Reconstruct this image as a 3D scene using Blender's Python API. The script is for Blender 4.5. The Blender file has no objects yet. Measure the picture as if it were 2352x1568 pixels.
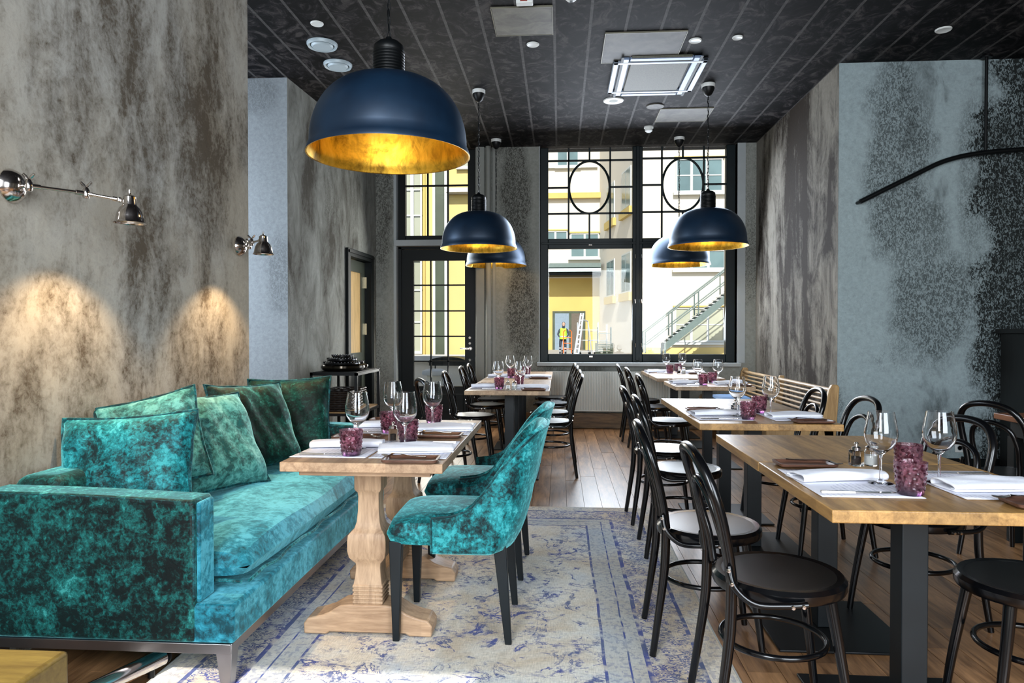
import bpy, math, random
from mathutils import Vector, Matrix
random.seed(7)
C = bpy.context.scene.collection
sc = bpy.context.scene
PI = math.pi
# ------------------------------------------------------------------ camera
FP = 1600.0
TH = math.atan(110 / FP)
PH = math.atan(21 / FP)
EYE = Vector((0, 0, 1.23))
cd = bpy.data.cameras.new('camera'); cam = bpy.data.objects.new('camera', cd); C.objects.link(cam)
cd.sensor_width = 36; cd.lens = FP * 36 / 2352; cd.clip_start = .05; cd.clip_end = 300
cam.location = EYE; cam.rotation_euler = (PI / 2 - PH, 0, TH)
sc.camera = cam
FW = Vector((-math.sin(TH) * math.cos(PH), math.cos(TH) * math.cos(PH), -math.sin(PH)))
RT = Vector((math.cos(TH), math.sin(TH), 0)); UP = RT.cross(FW)
def P(u, v, x=None, y=None, z=None):
    """the real point seen at (u, v) on the plane x=, y= or z="""
    d = FW * FP + RT * (u - 1176) + UP * (784 - v)
    if x is not None: t = x / d.x
    elif y is not None: t = y / d.y
    else: t = (z - EYE.z) / d.z
    return EYE + d * t
def yd(zc, x): return (zc + x * math.sin(TH)) / math.cos(TH)
# ------------------------------------------------------------------ world, sun, daylight, exposure
sc.view_settings.view_transform = 'Standard'; sc.view_settings.look = 'None'
sc.view_settings.gamma = 1; sc.view_settings.use_curve_mapping = False
sc.view_settings.exposure = 0.0
w = bpy.data.worlds.new('sky'); sc.world = w; w.use_nodes = True
nt = w.node_tree; bg = nt.nodes['Background']
sky = nt.nodes.new('ShaderNodeTexSky'); sky.sky_type = 'NISHITA'; sky.sun_disc = False
sky.sun_elevation = math.radians(40); sky.sun_rotation = math.radians(180)
nt.links.new(sky.outputs[0], bg.inputs[0]); bg.inputs[1].default_value = .22
def light(name, kind, loc, aim, power, color=(1, 1, 1), **k):
    d = bpy.data.lights.new(name, kind); d.energy = power; d.color = color
    for a, b in k.items(): setattr(d, a, b)
    o = bpy.data.objects.new(name, d); C.objects.link(o); o.location = loc
    o.rotation_euler = (Vector(aim) - Vector(loc)).to_track_quat('-Z', 'Y').to_euler()
    return o
light('sun', 'SUN', (0, -20, 20), (0, -20 + math.cos(math.radians(40)), 20 - math.sin(math.radians(40))), 7.0, (1, .95, .88), angle=.009)
# daylight entering by the windows of the street side (behind the camera), the alcove and the courtyard window
light('daylight_street_a', 'AREA', (-.9, -1.15, 2.25), (-.9, 5, 1.6), 210, (.86, .93, 1), shape='RECTANGLE', size=1.2, size_y=2.4)
light('daylight_street_b', 'AREA', (1.9, -1.15, 1.8), (1.2, 5, 1.2), 190, (.84, .92, 1), shape='RECTANGLE', size=2.0, size_y=2.3)
light('daylight_alcove', 'AREA', (-4.35, 5.55, 1.9), (-2.4, 6.4, 1.7), 95, (.78, .88, 1), shape='RECTANGLE', size=1.3, size_y=2.4)
light('daylight_courtyard', 'AREA', (1.05, 8.85, 2.2), (1.0, 4, .3), 175, (.80, .88, 1), shape='RECTANGLE', size=2.2, size_y=2.3)
light('daylight_courtyard_door', 'AREA', (-1.5, 8.85, 1.8), (-1.3, 4, .6), 45, (.95, .95, .9), shape='RECTANGLE', size=.8, size_y=2.4)
# ------------------------------------------------------------------ mesh builder
class MB:
    def __init__(s): s.v = []; s.f = []; s.sm = []
    def add(s, v, f, smooth=False):
        n = len(s.v); s.v += [tuple(a) for a in v]; s.f += [tuple(i + n for i in q) for q in f]; s.sm += [smooth] * len(f); return s
    def box(s, x0, x1, y0, y1, z0, z1):
        v = [(x, y, z) for x in (x0, x1) for y in (y0, y1) for z in (z0, z1)]
        return s.add(v, [(0, 1, 3, 2), (4, 6, 7, 5), (0, 4, 5, 1), (2, 3, 7, 6), (0, 2, 6, 4), (1, 5, 7, 3)])
    def cbox(s, c, d, M=None):
        v = [Vector((a * d[0] / 2, b * d[1] / 2, e * d[2] / 2)) for a in (-1, 1) for b in (-1, 1) for e in (-1, 1)]
        if M is not None: v = [M @ q for q in v]
        v = [q + Vector(c) for q in v]
        return s.add(v, [(0, 1, 3, 2), (4, 6, 7, 5), (0, 4, 5, 1), (2, 3, 7, 6), (0, 2, 6, 4), (1, 5, 7, 3)])
    def quad8(s, b, t):   # prism from bottom ring b to top ring t (lists of points, ccw)
        n = len(b); v = list(b) + list(t)
        f = [(i, (i + 1) % n, n + (i + 1) % n, n + i) for i in range(n)] + [tuple(range(n))[::-1], tuple(range(n, 2 * n))]
        return s.add(v, f)
    def prism(s, pts, a, b, axis='y'):   # 2-D outline extruded between a and b on axis
        def m(p, t): return {'x': (t, p[0], p[1]), 'y': (p[0], t, p[1]), 'z': (p[0], p[1], t)}[axis]
        return s.quad8([m(p, a) for p in pts], [m(p, b) for p in pts])
    def tube(s, pts, r, seg=10, closed=False, cap=True, sq=1.0):
        pts = [Vector(p) for p in pts]; n = len(pts); R = r if hasattr(r, '__len__') else [r] * n
        v = []; f = []; prev = None
        for i, p in enumerate(pts):
            a = pts[(i - 1) % n] if (closed or i > 0) else p; b = pts[(i + 1) % n] if (closed or i < n - 1) else p
            t = (b - a).normalized()
            if prev is None:
                up = Vector((0, 0, 1)) if abs(t.z) < .9 else Vector((1, 0, 0)); nn = t.cross(up).normalized()
            else:
                nn = prev - t * prev.dot(t)
                nn = nn.normalized() if nn.length > 1e-6 else t.orthogonal().normalized()
            prev = nn; bb = t.cross(nn)
            for k in range(seg):
                an = 2 * PI * k / seg; v.append(p + nn * (math.cos(an) * R[i]) + bb * (math.sin(an) * R[i] * sq))
        m = n if closed else n - 1
        for i in range(m):
            for k in range(seg):
                f.append((i * seg + k, i * seg + (k + 1) % seg, ((i + 1) % n) * seg + (k + 1) % seg, ((i + 1) % n) * seg + k))
        if cap and not closed: f.append(tuple(range(seg))[::-1]); f.append(tuple((n - 1) * seg + k for k in range(seg)))
        return s.add(v, f, True)
    def lathe(s, prof, seg=24, c=(0, 0, 0), sqr=False, closed=False, M=None):
        v = []; f = []; n = len(prof)
        if sqr: seg = 4
        for (r, z) in prof:
            for k in range(seg):
                an = 2 * PI * (k + (.5 if sqr else 0)) / seg; rr = max(r, 1e-5) * (math.sqrt(2) if sqr else 1)
                q = Vector((rr * math.cos(an), rr * math.sin(an), z))
                if M is not None: q = M @ q
                v.append(q + Vector(c))
        for i in range(n if closed else n - 1):
            for k in range(seg):
                j = (i + 1) % n
                f.append((i * seg + k, i * seg + (k + 1) % seg, j * seg + (k + 1) % seg, j * seg + k))
        if not closed:
            f.append(tuple(range(seg))[::-1]); f.append(tuple((n - 1) * seg + k for k in range(seg)))
        return s.add(v, f, not sqr)
    def sheet(s, fn, nu, nv, smooth=True):
        v = [fn(i / nu, j / nv) for i in range(nu + 1) for j in range(nv + 1)]
        f = [(i * (nv + 1) + j, (i + 1) * (nv + 1) + j, (i + 1) * (nv + 1) + j + 1, i * (nv + 1) + j + 1) for i in range(nu) for j in range(nv)]
        return s.add(v, f, smooth)
    def build(s, name, mat, parent=None, bevel=0, seg=2, loc=None, solid=0, sub=0, fix=False):
        me = bpy.data.meshes.new(name); me.from_pydata([tuple(a) for a in s.v], [], s.f)
        me.polygons.foreach_set('use_smooth', [True if (bevel or sub) else x for x in s.sm])
        if fix:
            import bmesh
            b = bmesh.new(); b.from_mesh(me); bmesh.ops.recalc_face_normals(b, faces=b.faces); b.to_mesh(me); b.free()
        me.materials.append(mat)
        if not sub: me.set_sharp_from_angle(angle=math.radians(38))
        o = bpy.data.objects.new(name, me); C.objects.link(o)
        if parent: o.parent = parent
        if loc: o.location = loc
        if solid: m = o.modifiers.new('s', 'SOLIDIFY'); m.thickness = solid; m.offset = 0
        if bevel:
            m = o.modifiers.new('b', 'BEVEL'); m.width = bevel; m.segments = seg; m.limit_method = 'ANGLE'; m.angle_limit = math.radians(40)
            m.harden_normals = False
        if sub: m = o.modifiers.new('u', 'SUBSURF'); m.levels = sub; m.render_levels = sub
        return o
def bx(*a): return MB().box(*a)
def tag(o, label=None, cat=None, group=None, kind=None):
    for k, v in (('label', label), ('category', cat), ('group', group), ('kind', kind)):
        if v: o[k] = v
    return o
def empty(name, loc=(0, 0, 0), rz=0, label=None, cat=None, group=None):
    o = bpy.data.objects.new(name, None); C.objects.link(o); o.empty_display_size = .1
    o.location = loc; o.rotation_euler = (0, 0, rz); return tag(o, label, cat, group)
def struct(o): o['kind'] = 'structure'; return o
def dup(root, loc=None, rz=None, label=None, group=None, rot=None):
    r = root.copy(); C.objects.link(r)
    if loc is not None: r.location = loc
    if rz is not None: r.rotation_euler = (0, 0, rz)
    if rot is not None: r.rotation_euler = rot
    if label: r['label'] = label
    if group: r['group'] = group
    for ch in [o for o in CH.get(root.name, [])]:
        c = ch.copy(); C.objects.link(c); c.parent = r
        CH.setdefault(r.name, []).append(c)
        for g in CH.get(ch.name, []):
            d = g.copy(); C.objects.link(d); d.parent = c
            CH.setdefault(c.name, []).append(d)
    return r
CH = {}
def index_children():
    CH.clear()
    for o in bpy.data.objects:
        if o.parent: CH.setdefault(o.parent.name, []).append(o)
# ------------------------------------------------------------------ materials
class NT:
    def __init__(s, name):
        s.m = bpy.data.materials.new(name); s.m.use_nodes = True; s.t = s.m.node_tree
        s.b = s.t.nodes['Principled BSDF']; s.out = s.t.nodes['Material Output']; s._c = {}
    def n(s, t, **k):
        o = s.t.nodes.new('ShaderNode' + t)
        for a, b in k.items(): setattr(o, a, b)
        return o
    def set(s, sock, v):
        if isinstance(v, bpy.types.NodeSocket): s.t.links.new(v, sock)
        elif v is not None:
            if sock.type == 'RGBA' and len(v) == 3: v = (*v, 1)
            sock.default_value = v
        return s
    def co(s, kind='Object'):
        if kind not in s._c:
            s._c[kind] = s.n('TexCoord').outputs[kind] if kind != 'World' else s.n('NewGeometry').outputs['Position']
        return s._c[kind]
    def map(s, v, scale=(1, 1, 1), loc=(0, 0, 0), rot=(0, 0, 0)):
        m = s.n('Mapping'); s.set(m.inputs[0], v); m.inputs['Scale'].default_value = scale; m.inputs['Location'].default_value = loc; m.inputs['Rotation'].default_value = rot
        return m.outputs[0]
    def noise(s, v, scale=5, detail=4, rough=.5, dist=0, out=0):
        o = s.n('TexNoise'); s.set(o.inputs['Vector'], v); o.inputs['Scale'].default_value = scale; o.inputs['Detail'].default_value = detail
        o.inputs['Roughness'].default_value = rough; o.inputs['Distortion'].default_value = dist; return o.outputs[out]
    def ramp(s, f, *st, interp='LINEAR'):
        r = s.n('ValToRGB'); s.set(r.inputs[0], f); e = r.color_ramp.elements; r.color_ramp.interpolation = interp
        while len(e) < len(st): e.new(.5)
        for i, (p, c) in enumerate(st):
            e[i].position = p; e[i].color = (c, c, c, 1) if not hasattr(c, '__len__') else ((*c, 1) if len(c) == 3 else c)
        return r.outputs[0]
    def mix(s, f, a, b, mode='MIX'):
        m = s.n('Mix', data_type='RGBA', blend_type=mode); s.set(m.inputs[0], f); s.set(m.inputs[6], a); s.set(m.inputs[7], b); return m.outputs[2]
    def math(s, op, a, b=None, c=None, clamp=False):
        m = s.n('Math', operation=op, use_clamp=clamp); s.set(m.inputs[0], a)
        if b is not None: s.set(m.inputs[1], b)
        if c is not None: s.set(m.inputs[2], c)
        return m.outputs[0]
    def sep(s, v): o = s.n('SeparateXYZ'); s.set(o.inputs[0], v); return o.outputs
    def bump(s, h, strength=.3, dist=.01):
        b = s.n('Bump'); s.set(b.inputs['Height'], h); b.inputs['Strength'].default_value = strength; b.inputs['Distance'].default_value = dist
        s.set(s.b.inputs['Normal'], b.outputs[0]); return s
    def fin(s, col=None, rough=None, metal=None, **k):
        if col is not None: s.set(s.b.inputs['Base Color'], col)
        if rough is not None: s.set(s.b.inputs['Roughness'], rough)
        if metal is not None: s.set(s.b.inputs['Metallic'], metal)
        for a, b in k.items(): s.set(s.b.inputs[a.replace('_', ' ')], b)
        return s.m
def plain(name, col, rough=.5, metal=0, var=.12, sc_=8, **k):
    t = NT(name); n = t.noise(t.co(), sc_, 4)
    f = t.ramp(n, (.25, 1 - var), (.75, 1 + var))
    c = t.mix(1, (*col, 1), f, 'MULTIPLY')
    return t.fin(c, rough, metal, **k)
def wood(name, c0, c1, rough=.4, along='x', scale=1, vary=.25, staves=0, coat=0):
    """plank wood: grain runs along the axis; optional glued staves of `staves` metres width"""
    t = NT(name); v = t.co()
    s3 = {'x': (1, 9, 9), 'y': (9, 1, 9), 'z': (9, 9, 1)}[along]
    rnd = t.n('ObjectInfo').outputs['Random']
    off = t.n('VectorMath', operation='SCALE'); t.set(off.inputs[0], (13.1, 7.7, 5.3)); t.set(off.inputs['Scale'], rnd)
    ad = t.n('VectorMath', operation='ADD'); t.set(ad.inputs[0], v); t.set(ad.inputs[1], off.outputs[0]); v = ad.outputs[0]
    g = t.noise(t.map(v, tuple(a * scale for a in s3)), 3.2, 7, .62, .8)
    g2 = t.noise(t.map(v, tuple(a * scale for a in s3)), 18, 3, .6)
    f = t.math('ADD', t.math('MULTIPLY', g, .75), t.math('MULTIPLY', g2, .25))
    c = t.ramp(f, (.33, c0), (.62, c1))
    if staves:
        br = t.n('TexBrick'); br.inputs['Scale'].default_value = 1; br.inputs['Mortar Size'].default_value = 0
        br.inputs['Brick Width'].default_value = .55 if along != 'z' else .3; br.inputs['Row Height'].default_value = staves
        br.inputs['Color1'].default_value = (.72, .72, .72, 1); br.inputs['Color2'].default_value = (1.15, 1.15, 1.15, 1); br.inputs['Mortar'].default_value = (.6, .6, .6, 1)
        vv = v if along == 'x' else t.map(v, rot=(0, 0, PI / 2))
        t.set(br.inputs['Vector'], vv); c = t.mix(1, c, br.outputs[0], 'MULTIPLY')
    k = t.ramp(rnd, (0, 1 - vary), (1, 1 + vary)); c = t.mix(1, c, k, 'MULTIPLY')
    t.bump(f, .25, .002)
    return t.fin(c, rough, 0, Coat_Weight=coat, Coat_Roughness=.25)
def plaster(name, light_, dark, warm=None, thr=(.42, .62), sx=(1, 1, .28), speck=0, seed=0, fine=.5, stains=()):
    t = NT(name); v = t.map(t.co('World'), loc=(seed, seed * 1.7, seed * .6))
    a = t.noise(t.map(v, sx), 1.1, 7, .62, .5)
    b = t.noise(t.map(v, (1, 1, .5)), 4.5, 8, .7, .9)
    c = t.noise(v, 30, 6, .75, .4)
    f = t.math('ADD', t.math('MULTIPLY', a, .66), t.math('MULTIPLY', b, .34))
    f = t.math('ADD', f, t.math('MULTIPLY', t.math('SUBTRACT', c, .5), .28 * fine))
    st = t.ramp(f, (thr[0], 0), (thr[1], 1))
    col = t.mix(st, (*light_, 1), (*dark, 1))
    if warm:
        wf = t.ramp(t.noise(t.map(v, (1, 1, .5)), .9, 4, .6, .3), (.42, 0), (.62, .75)); col = t.mix(wf, col, (*warm, 1), 'MULTIPLY')
    if speck:
        d = t.noise(t.map(v, (1, 1, .6)), 75, 2, .5, 1.2); d = t.ramp(d, (.50, 0), (.56, 1))
        m = t.ramp(t.noise(t.map(v, (1, 1, .45)), .95, 5, .6, .4), (.50, 0), (.60, 1))
        col = t.mix(t.math('MULTIPLY', t.math('MULTIPLY', d, m), speck), col, (*[q * .5 for q in dark], 1))
    if stains:   # blotches of dark speckled glaze, each with its own place on the wall
        X_, Y_, Z_ = t.sep(t.co('World'))[0:3]; d = t.ramp(t.noise(t.map(t.co('World'), (1, 1, .55)), 62, 2, .5, 1.3), (.44, 0), (.55, 1)); acc = None
        wx = t.math('MULTIPLY', t.math('SUBTRACT', t.noise(t.co('World'), 2.2, 5, .65), .5), .9)
        for (sx0, sz0, rx, rz, k) in stains:
            q = t.math('ADD', t.math('POWER', t.math('DIVIDE', t.math('SUBTRACT', X_, sx0), rx), 2), t.math('POWER', t.math('ABSOLUTE', t.math('DIVIDE', t.math('SUBTRACT', Z_, sz0), rz)), 2))
            q = t.math('SUBTRACT', 1.15, t.math('ADD', t.math('SQRT', q), t.math('MULTIPLY', wx, 1.6))); q = t.math('MULTIPLY', t.math('MULTIPLY', q, 2.2, clamp=True), k)
            acc = q if acc is None else t.math('MAXIMUM', acc, q)
        am = t.math('MULTIPLY', acc, t.math('ADD', t.math('MULTIPLY', d, .65), .28), clamp=True)
        col = t.mix(am, col, (*[q * .6 for q in dark], 1))
    m2 = t.ramp(c, (.3, .80), (.7, 1.15)); col = t.mix(1, col, m2, 'MULTIPLY')
    t.bump(t.math('ADD', c, b), .25, .004)
    return t.fin(col, .85, 0, Specular_IOR_Level=.15)
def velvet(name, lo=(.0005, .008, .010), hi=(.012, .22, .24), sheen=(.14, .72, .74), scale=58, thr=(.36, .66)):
    """crushed velvet: nap lies in patches; sheen at grazing angles is also painted into the colour"""
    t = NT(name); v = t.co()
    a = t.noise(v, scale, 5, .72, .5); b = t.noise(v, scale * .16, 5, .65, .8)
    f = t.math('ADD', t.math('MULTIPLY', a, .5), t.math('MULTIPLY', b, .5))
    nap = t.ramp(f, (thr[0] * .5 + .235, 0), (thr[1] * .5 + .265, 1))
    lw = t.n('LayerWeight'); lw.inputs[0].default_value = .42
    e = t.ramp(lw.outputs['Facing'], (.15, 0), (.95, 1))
    k = t.math('ADD', t.math('MULTIPLY', nap, .66), t.math('MULTIPLY', e, .50), clamp=True)  # view angle brightens the colour itself, a painted sheen
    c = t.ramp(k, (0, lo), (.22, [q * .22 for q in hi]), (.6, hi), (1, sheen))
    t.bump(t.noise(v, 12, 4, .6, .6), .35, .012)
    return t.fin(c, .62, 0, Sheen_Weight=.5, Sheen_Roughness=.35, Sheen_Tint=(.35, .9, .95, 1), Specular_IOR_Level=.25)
M = {}
M['wall_left'] = plaster('plaster_wall_left', (.40, .39, .355), (.085, .070, .052), (.84, .74, .60), (.45, .60), (1.25, 1.25, .55), seed=3.1, fine=1.2)
M['wall_rear'] = plaster('plaster_grey', (.26, .27, .25), (.06, .055, .045), None, (.46, .60), (1, 1, .22), .5, 5.3)
M['wall_alcove'] = plaster('plaster_pale_blue', (.34, .375, .40), (.10, .11, .11), None, (.66, .80), (1, 1, .6), 0, 9.4, fine=.2, stains=((-2.60, 1.75, .16, .42, .42), (-2.85, 3.45, .2, .2, .35)))
M['wall_back'] = plaster('plaster_back', (.27, .28, .255), (.055, .052, .044), None, (.52, .64), (1, 1, .35), .5, 2.2, stains=((-.58, 2.9, .20, 1.0, .9), (-.50, 1.6, .20, .8, .9), (-2.32, 3.0, .14, 1.2, .8)))
M['wall_right'] = plaster('plaster_dark_streaked', (.20, .185, .155), (.022, .016, .011), None, (.44, .55), (1.5, 1.5, .16), .6, 7.7)
M['wall_right_front'] = plaster('plaster_blue_grey', (.32, .395, .415), (.030, .036, .036), None, (.53, .66), (1, 1, .6), .6, 11.9, stains=((2.98, 2.75, .30, .95, .8), (3.30, 1.45, .42, .55, .8), (3.15, 2.1, .30, .4, .7), (4.40, 1.9, .80, 3.2, 2.0), (3.62, 2.6, .16, .9, .5)))
M['grey_paint'] = plain('grey_green_paint', (.23, .24, .22), .55, 0, .05)
M['pale_paint'] = plain('pale_grey_paint', (.34, .37, .38), .45, 0, .05)
M['black_metal'] = plain('black_powder_coat', (.002, .0028, .0034), .42, 0, .2, Specular_IOR_Level=.3)
M['leg_metal'] = plain('blue_black_steel', (.0035, .0065, .0085), .45, 0, .25, Specular_IOR_Level=.35)
M['black_gloss'] = plain('black_lacquered_beech', (.002, .0022, .0028), .22, 0, .1, Coat_Weight=.15, Coat_Roughness=.1, Specular_IOR_Level=.4)
M['seat_gloss'] = plain('black_lacquer_seat', (.0028, .0028, .0028), .36, 0, .1, Coat_Weight=.25, Coat_Roughness=.28, Specular_IOR_Level=.35)
M['black_paint'] = plain('black_green_paint', (.002, .004, .0045), .45, 0, .15, Specular_IOR_Level=.2)
M['window_paint'] = plain('window_blue_black', (.003, .009, .011), .45, 0, .25, Specular_IOR_Level=.25)
M['chrome'] = plain('polished_nickel', (.62, .58, .55), .14, 1, .1)
M['steel'] = plain('brushed_steel', (.32, .31, .32), .36, 1, .15)
M['brass'] = plain('brass', (.60, .50, .32), .3, 1, .1)
M['white'] = plain('white_enamel', (.72, .74, .72), .4, 0, .03)
M['rad_white'] = plain('radiator_enamel', (.72, .75, .72), .4, 0, .03)
M['vent'] = plain('vent_grey_blue', (.42, .50, .54), .45, .1, .04)
M['vent_dark'] = plain('vent_slot_dark', (.03, .04, .045), .6)
M['ceil_spot'] = plain('speaker_grille', (.30, .32, .28), .6, 0, .2, 120)
M['velvet'] = velvet('teal_crushed_velvet')
M['velvet_lit'] = velvet('teal_velvet_lit', (.003, .035, .045), (.016, .20, .27), (.12, .54, .68), 30, (.25, .60))  # sofa velvet with skylight put into its colour: seat, platform, arm front
M['velvet_shaded'] = velvet('teal_velvet_shaded', (.0003, .003, .003), (.008, .12, .11), (.12, .62, .58), 62, (.42, .72))  # same sofa velvet with shade put into its colour: arms and back
M['velvet_pale'] = velvet('teal_velvet_pale', (.01, .10, .10), (.08, .30, .27), (.26, .62, .56), 34, (.32, .62))
M['velvet_green'] = velvet('green_velvet_dark', (.0006, .007, .005), (.004, .055, .038), (.06, .34, .28), 50, (.40, .70))
M['piping'] = velvet('teal_piping', (.001, .02, .025), (.006, .09, .10), (.05, .4, .42), 60)
M['oak'] = wood('oak_table_top', (.19, .095, .026), (.46, .26, .085), .40, 'y', 1, .06, .09, .08)
M['oak_edge'] = M['oak']
M['oak_pale'] = wood('oak_pale_top', (.26, .16, .085), (.50, .34, .20), .45, 'y', 1, .05, .09, .05)
M['trestle'] = wood('trestle_oak', (.24, .14, .078), (.50, .33, .20), .5, 'x', 1, .08, .14)
M['trestle_z'] = wood('trestle_oak_upright', (.22, .13, .072), (.48, .32, .195), .55, 'z', 1, .05)
M['bench'] = wood('bench_oak', (.19, .115, .052), (.44, .29, .14), .42, 'y', 1, .1)
M['bench_z'] = wood('bench_oak_upright', (.30, .17, .065), (.52, .33, .14), .45, 'z', 1, .05)
M['board'] = wood('floor_board_wood', (.080, .034, .012), (.36, .19, .085), .33, 'y', .6, .22)
M['skirt'] = wood('skirting_wood', (.05, .028, .013), (.28, .17, .08), .45, 'x', .9, .05)
M['subfloor'] = plain('joint_dark', (.012, .008, .006), .9)
M['tray'] = wood('tray_walnut', (.035, .015, .010), (.15, .07, .045), .4, 'x', 2, .1)
M['dark_wood'] = wood('dark_wood', (.0015, .0013, .001), (.006, .005, .004), .4, 'z', 1, .1)
M['gilt_wood'] = wood('honey_wood', (.42, .27, .10), (.66, .45, .2), .45, 'z', 1, .05)
def mk_ceiling():
    t = NT('ceiling_dark_wallpaper'); v = t.co('World')
    a = t.noise(t.map(v, (1, .8, 1)), 5.5, 8, .72, 1.6); b = t.noise(v, 1.1, 3)
    vo = t.n('TexVoronoi'); t.set(vo.inputs['Vector'], t.map(v, (3.6, 2.6, 1))); vo.inputs['Scale'].default_value = 1; vo.inputs['Randomness'].default_value = .25
    f = t.math('ADD', a, t.math('MULTIPLY', t.math('SUBTRACT', .5, vo.outputs[0]), .16))
    c = t.ramp(f, (.44, (.001, .001, .0012)), (.515, (.011, .010, .0115)), (.61, (.050, .045, .044)))
    return t.bump(a, .25, .004).fin(c, .7, 0, Specular_IOR_Level=.12)
M['ceiling'] = mk_ceiling()
M['seam'] = plain('ceiling_seam_grey', (.060, .057, .056), .7, 0, .5, 30, Specular_IOR_Level=.2)
def mk_hatch():
    t = NT('ceiling_hatch_board'); a = t.noise(t.co('World'), 6, 7, .65, .6)
    return t.fin(t.ramp(a, (.35, (.025, .023, .018)), (.7, (.10, .092, .074))), .6)
M['hatch'] = mk_hatch()
def mk_rug():
    t = NT('faded_persian_rug'); v = t.co(); x, y, z = t.sep(v)[0:3]
    hx, hy = RUG[0], RUG[1]
    dx = t.math('SUBTRACT', hx, t.math('ABSOLUTE', x)); dy = t.math('SUBTRACT', hy, t.math('ABSOLUTE', y))
    d0 = t.math('MINIMUM', dx, dy)
    wob = t.math('MULTIPLY', t.math('SUBTRACT', t.noise(v, 2.5, 3), .5), .02)
    d = t.math('ADD', d0, wob)
    big = t.noise(v, 1.7, 5, .65, .4)
    base = t.ramp(big, (.32, (.52, .57, .62)), (.46, (.70, .66, .58)), (.60, (.60, .50, .38)), (.75, (.46, .49, .52)))
    weave = t.noise(t.map(v, (30, 220, 1)), 1, 3, .6); weave2 = t.noise(t.map(v, (220, 30, 1)), 1, 3, .6)
    wv = t.math('MULTIPLY', t.math('ADD', weave, weave2), .5)
    base = t.mix(1, base, t.ramp(wv, (.35, .72), (.65, 1.18)), 'MULTIPLY')
    # scrolls: contour lines of a distorted noise; florets: voronoi cell rims
    n1 = t.noise(t.map(v, loc=(4.3, 1.1, 0)), 2.7, 6, .62, 1.1); l1 = t.ramp(t.math('ABSOLUTE', t.math('SUBTRACT', n1, .5)), (.010, 1), (.022, 0))
    n2 = t.noise(t.map(v, loc=(3, 5, 0)), 6.5, 6, .66, 1.5); l2 = t.ramp(t.math('ABSOLUTE', t.math('SUBTRACT', n2, .48)), (.010, 1), (.022, 0))
    worn = t.ramp(t.noise(v, 9, 5, .7), (.44, 0), (.54, 1)); worn2 = t.ramp(t.noise(t.map(v, loc=(9, 2, 0)), 3.2, 4, .6), (.44, 0), (.54, 1))
    fl = t.ramp(t.noise(t.map(v, (1.3, 3.0, 1)), 11, 4, .7, 1.2), (.565, 0), (.61, 1))
    field = t.math('MAXIMUM', t.math('MULTIPLY', l1, worn), t.math('MAXIMUM', t.math('MULTIPLY', l2, t.math('MULTIPLY', worn2, worn)), t.math('MULTIPLY', fl, t.math('MULTIPLY', worn2, .85))))
    bp = t.noise(t.map(v, (1.6, 3.2, 1)), 10, 3, .6, 2.5); bl = t.ramp(t.math('ABSOLUTE', t.math('SUBTRACT', bp, .5)), (.035, 1), (.06, 0))
    border = t.math('MULTIPLY', bl, t.ramp(t.noise(v, 12, 3), (.34, 0), (.46, 1)))
    gp = t.math('MULTIPLY', t.ramp(t.noise(t.map(v, (5, 5, 1)), 9, 2), (.52, 0), (.58, 1)), .35)
    def band(a, b): return t.math('MULTIPLY', t.math('GREATER_THAN', d, a), t.math('LESS_THAN', d, b))
    inm = t.math('GREATER_THAN', d, .47)
    ink = t.math('MAXIMUM', t.math('MULTIPLY', field, inm), t.math('MULTIPLY', border, band(.12, .30)))
    ink = t.math('MAXIMUM', ink, t.math('MULTIPLY', gp, t.math('MAXIMUM', band(.02, .12), band(.32, .46))))
    for a, b in ((.105, .122), (.298, .318), (.372, .379), (.462, .474)):
        ink = t.math('MAXIMUM', ink, t.math('MULTIPLY', band(a, b), t.ramp(t.noise(v, 14, 3), (.38, .25), (.5, 1))))
    grey = t.math('MULTIPLY', band(.318, .462), .45)
    base = t.mix(grey, base, (.36, .40, .42, 1))
    blue = t.mix(t.ramp(t.noise(v, 6, 3), (.4, 0), (.6, 1)), (.018, .045, .26, 1), (.05, .085, .22, 1))
    c = t.mix(t.math('MULTIPLY', ink, .88), base, blue)
    return t.bump(wv, .4, .003).fin(c, .95, 0, Specular_IOR_Level=.15)
RUG = (1.035, 1.60)
M['rug'] = mk_rug()
def glassy(name, col=(1, 1, 1), rough=0.0, ior=1.45, tint=None):
    t = NT(name); return t.fin((*col, 1), rough, 0, Transmission_Weight=1.0, IOR=ior)
M['glass'] = glassy('clear_glass', (.98, .99, 1))
def mk_tumbler():
    t = NT('purple_pressed_glass'); v = t.co(); z = t.sep(v)[2]
    a = t.noise(v, 60, 3, .6, 1.5); r = t.ramp(a, (.38, (.20, .04, .08)), (.60, (.82, .50, .60)))
    g = t.ramp(z, (.004, 1), (.03, 0)); c = t.mix(g, r, (.05, .012, .06, 1))
    t.bump(a, .35, .004); return t.fin(c, .02, 0, Transmission_Weight=.92, IOR=1.38)
M['tumbler'] = mk_tumbler()
def pane(name, tint=(1, 1, 1), refl=1.0):
    t = NT(name); tr = t.n('BsdfTransparent'); tr.inputs[0].default_value = (*tint, 1); gl = t.n('BsdfGlossy'); gl.inputs['Roughness'].default_value = .01
    fr = t.n('Fresnel'); fr.inputs[0].default_value = 1.35
    mx = t.n('MixShader'); t.t.links.new(t.math('MULTIPLY', fr.outputs[0], refl), mx.inputs[0]); t.t.links.new(tr.outputs[0], mx.inputs[1]); t.t.links.new(gl.outputs[0], mx.inputs[2])
    t.t.links.new(mx.outputs[0], t.out.inputs[0]); return t.m
M['pane'] = pane('window_glass', (.97, .985, .98), .8)
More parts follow.
